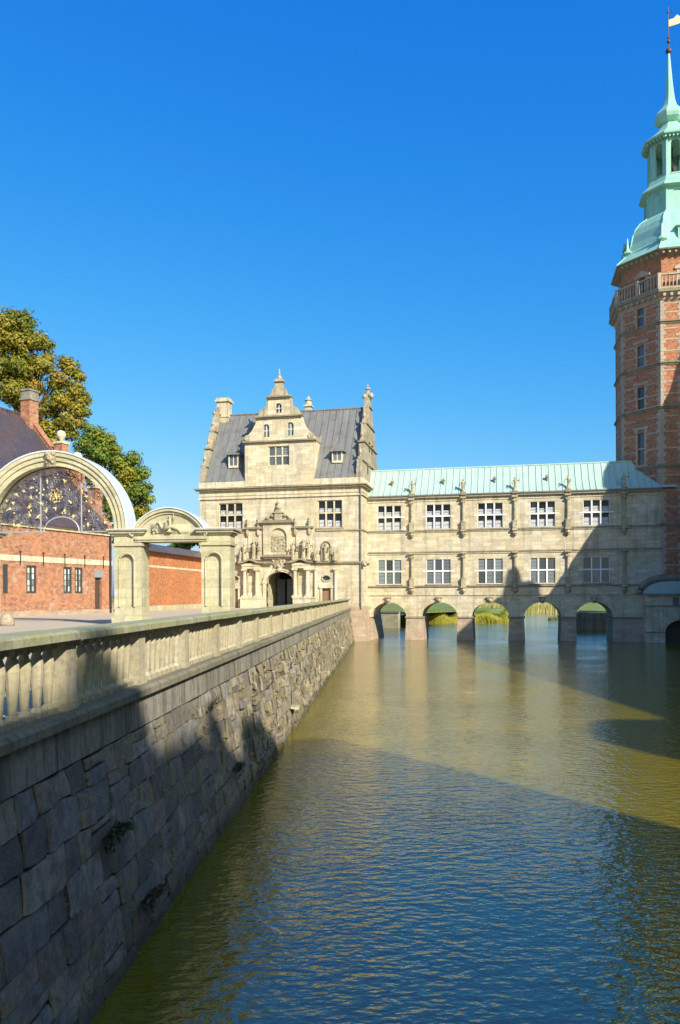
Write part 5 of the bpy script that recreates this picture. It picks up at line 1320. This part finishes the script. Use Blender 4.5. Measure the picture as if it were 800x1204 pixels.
# ------------------------------------------------------------------ beyond the arches
def make_far():
    rs = random.Random(9)
    mb = MB()                              # reed bed on the far bank
    for _ in range(22000):
        x = rs.uniform(7, 32); y = 140 + rs.uniform(-1.8, 3.5) + 1.2*math.sin(x*.6); h = rs.uniform(1.3, 2.9)*(.75+.35*math.sin(x*1.1+2)*math.sin(x*.37)); back = y > 141
        if back: h *= 1.35
        w = rs.uniform(.02,.045); lx, ly = rs.uniform(-.35,.35), rs.uniform(-.25,.25)
        k = rs.random(); t = ((.42,.38,.04) if k < .5 else (.30,.32,.03) if k < .8 else (.46,.38,.10)) if not back else ((.12,.19,.02) if k < .6 else (.20,.24,.03)); q_ = rs.uniform(.7,1.25); t = (t[0]*q_, t[1]*q_, t[2]*q_, 1)
        z0 = -.3
        mb.face([(x-w,y,z0),(x+w,y,z0),(x+w*.6+lx*.5,y+ly*.5,z0+h*.6),(x-w*.6+lx*.5,y+ly*.5,z0+h*.6)], t); mb.face([(x-w*.6+lx*.5,y+ly*.5,z0+h*.6),(x+w*.6+lx*.5,y+ly*.5,z0+h*.6),(x+lx*1.4,y+ly*1.4,z0+h)], t)
        if k > .6:
            b2 = rs.uniform(-.1,.1); mb.face([(x,y-w,z0),(x,y+w,z0),(x+b2,y+w+.2,z0+h*.9)], t)
    for _ in range(1800):                  # thin strip of reeds standing in open water
        x = rs.uniform(40, 50); y = 150+rs.uniform(-1,1)+.1*(x-45); h = rs.uniform(.3,.9); w = .05
        mb.face([(x-w,y,-.2),(x+w,y,-.2),(x+rs.uniform(-.1,.1),y,h)], (.14,.16,.05,1))
    for _ in range(9000):
        x = rs.uniform(30, 75); y = 206+rs.uniform(-1.5,3); h = rs.uniform(1.4,3.2); w = .09; k = rs.random()
        mb.face([(x-w,y,-.2),(x+w,y,-.2),(x+rs.uniform(-.3,.3),y,h)], (.44,.37,.15,1) if k < .6 else (.22,.24,.05,1))
    o = mb.build('reeds', LEAF); tag(o, 'yellow-green reeds along the far bank seen through the arches', 'reeds', kind='stuff')
    # garden terrace with quay wall behind the rightmost arch
    p0 = at_z(668, 741.5, 0); p1 = at_z(730, 741.5, 0)
    m = MB(); y0 = p0.y; h = 2.4
    root = bpy.data.objects.new('garden_quay', None); col.objects.link(root); root.location = (0,0,0); tag(root, 'dark quay wall with sunlit lawn on top seen through the rightmost arch', 'quay wall')
    m.box(p0.x+1.2, p1.x+50, y0, y0+1, -1, h); m.build('wall', LEDGE, root)
    m = MB(); n = 10
    for i in range(n):
        ya, yb = y0+1+i*7, y0+8+i*7; za, zb = h+.02+i*.10, h+.02+(i+1)*.10
        m.face([(p0.x+1.2+(ya-y0)*.34,ya,za),(p1.x+50,ya,za),(p1.x+50,yb,zb),(p0.x+1.2+(yb-y0)*.34,yb,zb)])
    m.face([(p0.x+1.5,y0+1,-1),(p0.x+1.5,y0+1,h),(p0.x+1.2+71*.34,y0+71,h+1),(p0.x+1.2+71*.34,y0+71,-1)])
    m.build('turf', LAWN, root)
    # far retaining wall seen through the first arch
    q0 = at_z(444, 738.2, 0); q1 = at_z(469, 738.8, 0)
    ang = math.atan2(q1.y-q0.y, q1.x-q0.x); ff = Frame((q0.x, q0.y, 0), ang)
    root = ff.empty('garden_wall'); tag(root, 'pale stone garden wall at the water seen through the leftmost arch', 'wall')
    Lw = (q1-q0).length
    m = MB(); m.box(-14, Lw, 0, .6, -1, 2.3); m.build('wall', GATE, root)
    m = MB(); m.box(-14, Lw+.1, -.12, .72, 2.3, 2.55); m.build('coping', LEDGE, root)
    m = MB(); m.box(-14, 0, .6, 60, 1.9, 2.0); m.build('bank', LAWN, root)
    # distant trees: pale belt beyond the lake
    wood = MB()
    for i in range(16):
        x = -60 + i*16 + rs.uniform(-4,4); y = rs.uniform(330, 400); h = rs.uniform(7, 11)
        cl = [(x+rs.uniform(-6,6), y+rs.uniform(-3,3), 1.2+h*rs.uniform(.2,.75), rs.uniform(2.5,4)) for _ in range(8)]
        wood.add(crown_mesh(cl, 1000, .8, rs, AUT if i % 2 else GRN))
    o = wood.build('far_wood', LEAF); tag(o, 'far belt of autumn trees beyond the lake seen through the arches', 'wood', kind='stuff')
make_far()

# ------------------------------------------------------------------ plants rooted in the moat wall
def wall_tufts():
    rs = random.Random(17); mb = MB(); dead = MB()
    for _ in range(1100):
        s = rs.uniform(9, 83); z = rs.uniform(.35, 2.9)
        if s < 15 and rs.random() < .75: continue
        y = 3.90-(2.95-z)*.132-.02
        n = rs.randint(5, 12); k = rs.random(); L0 = rs.uniform(.10,.36)
        c = (.40,.33,.13) if k < .6 else (.22,.24,.06) if k < .85 else (.09,.12,.03)
        for _ in range(n):
            a = rs.uniform(-1.2,1.2); l = L0*rs.uniform(.5,1.2); w = .010+.028*rs.random()*min(1,(s-8)/20); o = rs.uniform(-.1,.1)
            tip = (s+o+l*math.sin(a), y-l*rs.uniform(.2,.8), z+l*rs.uniform(-.9,.9)); q = rs.uniform(.7,1.3)
            mb.face([(s+o-w,y+.03,z),(s+o+w,y+.03,z),tip], (c[0]*q,c[1]*q,c[2]*q,1))
    o = mb.build('wall_weeds', LEAF); o.matrix_world = MW.M; tag(o, 'dry grass and weeds growing from the joints of the moat wall', 'weeds', kind='stuff')
wall_tufts()
def wall_plants():
    rs = random.Random(29)
    spots = [((246,838), 'dark leafless twig plant on the moat wall near the shadow edge', .9, False, 14),
             ((128,985), 'bushy wall fern rooted low in the shaded moat wall', .7, True, 40),
             ((275,905), 'green leafy weed clump on the shaded wall above the waterline', .55, True, 30),
             ((170,1060), 'brown withered weed hanging just above the dark water', .6, True, 34)]
    for (px_, py_), lab, size, leafy, n in spots:
        c = MW.I @ CAM; r = MW.I.to_3x3() @ ray(px_, py_)
        z = 1.5; 
        for _ in range(6):
            y = 3.90-(2.95-z)*.132-.03; t = (y-c.y)/r.y; p = c+r*t; z = p.z
        m = MB(); lf = MB()
        for i in range(n):
            a = rs.uniform(-1.4,1.4); l = size*rs.uniform(.35,.8); o = rs.uniform(-.18,.18)
            q = [(p.x+o, p.y+.05, p.z), (p.x+o+l*.5*math.sin(a), p.y-.10*rs.random()-.04, p.z+l*.35*math.cos(a)), (p.x+o+l*.9*math.sin(a*1.2), p.y-.05-.2*rs.random(), p.z+l*.55*math.cos(a)-(.2*l if leafy else -.1))]
            m.tube(q, .012 if not leafy else .006, 4, .003)
            if leafy:
                col_ = (.055,.085,.025) if 'green' in lab or 'fern' in lab else (.13,.09,.045)
                for k in range(7):
                    t = rs.uniform(.3,1); b = Vector(q[1]).lerp(Vector(q[2]), t); s = rs.uniform(.03,.06)
                    lf.face([b+Vector((-s,0,0)), b+Vector((0,-s*.6,-s*.6)), b+Vector((s,0,0)), b+Vector((0,-s*.3,s*.9))], (*[x*rs.uniform(.6,1.3) for x in col_], 1))
        root = MW.empty('wall_plant'); tag(root, lab, 'plant')
        m.build('stems', BARK, root)
        if leafy: lf.build('leaves', LEAF, root)
wall_plants()
# drain spouts: shaded openings painted as dark blocks, with a stone lip
def drains():
    for (px_, py_), lab in (((341,820), 'dark drain hole with pale stone lip midway along the moat wall'), ((400,756), 'small dark drain hole near the far end of the moat wall')):
        c = MW.I @ CAM; r = MW.I.to_3x3() @ ray(px_, py_); z = 1.5
        for _ in range(6): y = 3.90-(2.95-z)*.132-.03; t = (y-c.y)/r.y; p = c+r*t; z = p.z
        root = MW.empty('drain_hole'); tag(root, lab, 'drain')
        m = MB(); y = p.y
        m.box(p.x-.45,p.x-.3,y-.08,y+.2,z-.3,z+.3); m.box(p.x+.3,p.x+.45,y-.08,y+.2,z-.3,z+.3); m.box(p.x-.45,p.x+.45,y-.10,y+.2,z+.3,z+.45); m.build('surround', LEDGE, root)
        m = MB(); m.box(p.x-.3,p.x+.3,y-.05,y+.2,z-.3,z+.3); m.build('hole', INSIDE, root)  # solid near-black block painted as the shade inside the drain
        m = MB(); m.hexa([(p.x-.3,y-.35,z-.42),(p.x+.3,y-.35,z-.42),(p.x+.3,y+.1,z-.36),(p.x-.3,y+.1,z-.36),(p.x-.3,y-.35,z-.34),(p.x+.3,y-.35,z-.34),(p.x+.3,y+.1,z-.28),(p.x-.3,y+.1,z-.28)]); m.build('lip', GATE, root)
drains()

# ------------------------------------------------------------------ castle ranges to the right of and behind the view: they throw the shadows, skylines shaped to the shadow edges
def castle_range(name, label, plane_x, outline, depth, ze, trim=0.0):
    """brick range whose moat front stands on the plane x = plane_x; outline = (y, z) of its gabled skyline"""
    root = bpy.data.objects.new(name, None); col.objects.link(root); root.location = (plane_x, 0, 0); tag(root, label, 'castle wing')
    ys = [p[0] for p in outline]; y0, y1 = min(ys), max(ys)
    poly = [(y0, -1)] + outline + [(y1, -1)] if outline[0][0] < outline[-1][0] else [(y1, -1)] + outline + [(y0, -1)]
    m = MB(); m.prismx(poly[::-1], 0, .8); m.build('front_wall', TBRICK, root)
    yf = y1; y1 = y1-trim
    m = MB(); m.box(.8, depth, y0+.01, y1-.01, -1, ze); m.build('body', TBRICK, root)
    m = MB(); zr = ze+depth*.36
    m.face([(.8,y0,ze),(.8,y1,ze),(depth/2,y1,zr),(depth/2,y0,zr)]); m.face([(depth+.3,y1,ze),(depth+.3,y0,ze),(depth/2,y0,zr),(depth/2,y1,zr)])
    m.prism([(.8,ze),(depth,ze),(depth/2,zr)], y0+.02, y0+.4); m.prism([(.8,ze),(depth,ze),(depth/2,zr)], y1-.4, y1-.02); m.build('roof', COPPER, root)
    y = y0+2.5
    while y < y1-2.5:
        for z in (5, 10.5, 16):
            if z+3 < ze:
                m = MB(); m.box(-.08,.02,y-1.0,y+1.0,z,z+2.8); w = m.build('window', TRIM, root)
                m = MB(); m.box(-.10,-.081,y-.8,y-.08,z+.2,z+2.6); m.box(-.10,-.081,y+.08,y+.8,z+.2,z+2.6); m.build('pane', GLASS_L, w)
        y += 5
    for z in (4, 9.5, 15):
        m = MB(); m.box(-.12,.02,y0,y1,z-.15,z+.15); m.build('string_course', TRIM, root)
# long range along the right bank
A_out = [(-10.9,18.0),(-10.9,24.6),(-9.6,25.7),(-8.0,25.5),(-6.3,25.1),(-3.9,24.4),(-2.2,23.5),(-1.0,22.4),(1.0,21.4),(3.6,21.5),(7.4,21.9),(12.2,22.3),(19.4,23.0),(26.5,23.6),(45,23.2),(59.9,22.0),(60.5,21.6),(60.9,22.6),(61.25,23.9),(61.6,23.3),(62.0,21.9),(62.5,21.2),(63.3,20.9),(64.1,19.7),(64.3,18.2),(66.4,16.9),(69.5,18.1),(72.3,19.3),(73.0,19.0)]
castle_range('castle_range', 'long brick castle range on the right bank, outside the picture to the right', 34.0, A_out, 7.4, 17.5)
K_out = [(61.3,20.0),(61.4,30.8),(64.1,32.0),(68.0,32.8),(69.6,34.0),(70.8,37.0),(71.6,41.0),(72.8,44.0),(78.5,45.0),(79.0,27.0),(90,27)]
castle_range('castle_block', 'tall brick castle block beside the tower, outside the picture to the right', 42.0, K_out, 12, 26)
B_out = [(-60,30.5),(-33,30.1),(-29,30.05),(-27.8,29.85),(-27.2,29.75),(-26.6,30.55),(-25.7,30.3),(-25.1,29.6),(-24.6,28.7),(-23.5,28.1),(-21.8,27.8),(-20.6,27.7),(-20.0,27.2),(-19.3,28.1),(-18.9,27.2),(-17.2,26.5),(-16.2,25.9),(-15.3,26.9),(-14.3,26.7),(-12.4,26.2),(-11.0,25.4),(-9.6,24.5),(-7.6,24.2),(-6.2,23.6),(-5.8,20.0)]
castle_range('castle_tower_block', 'high brick castle block behind the viewer on the right, outside the picture', 22.0, B_out, 11, 21, 17.0)
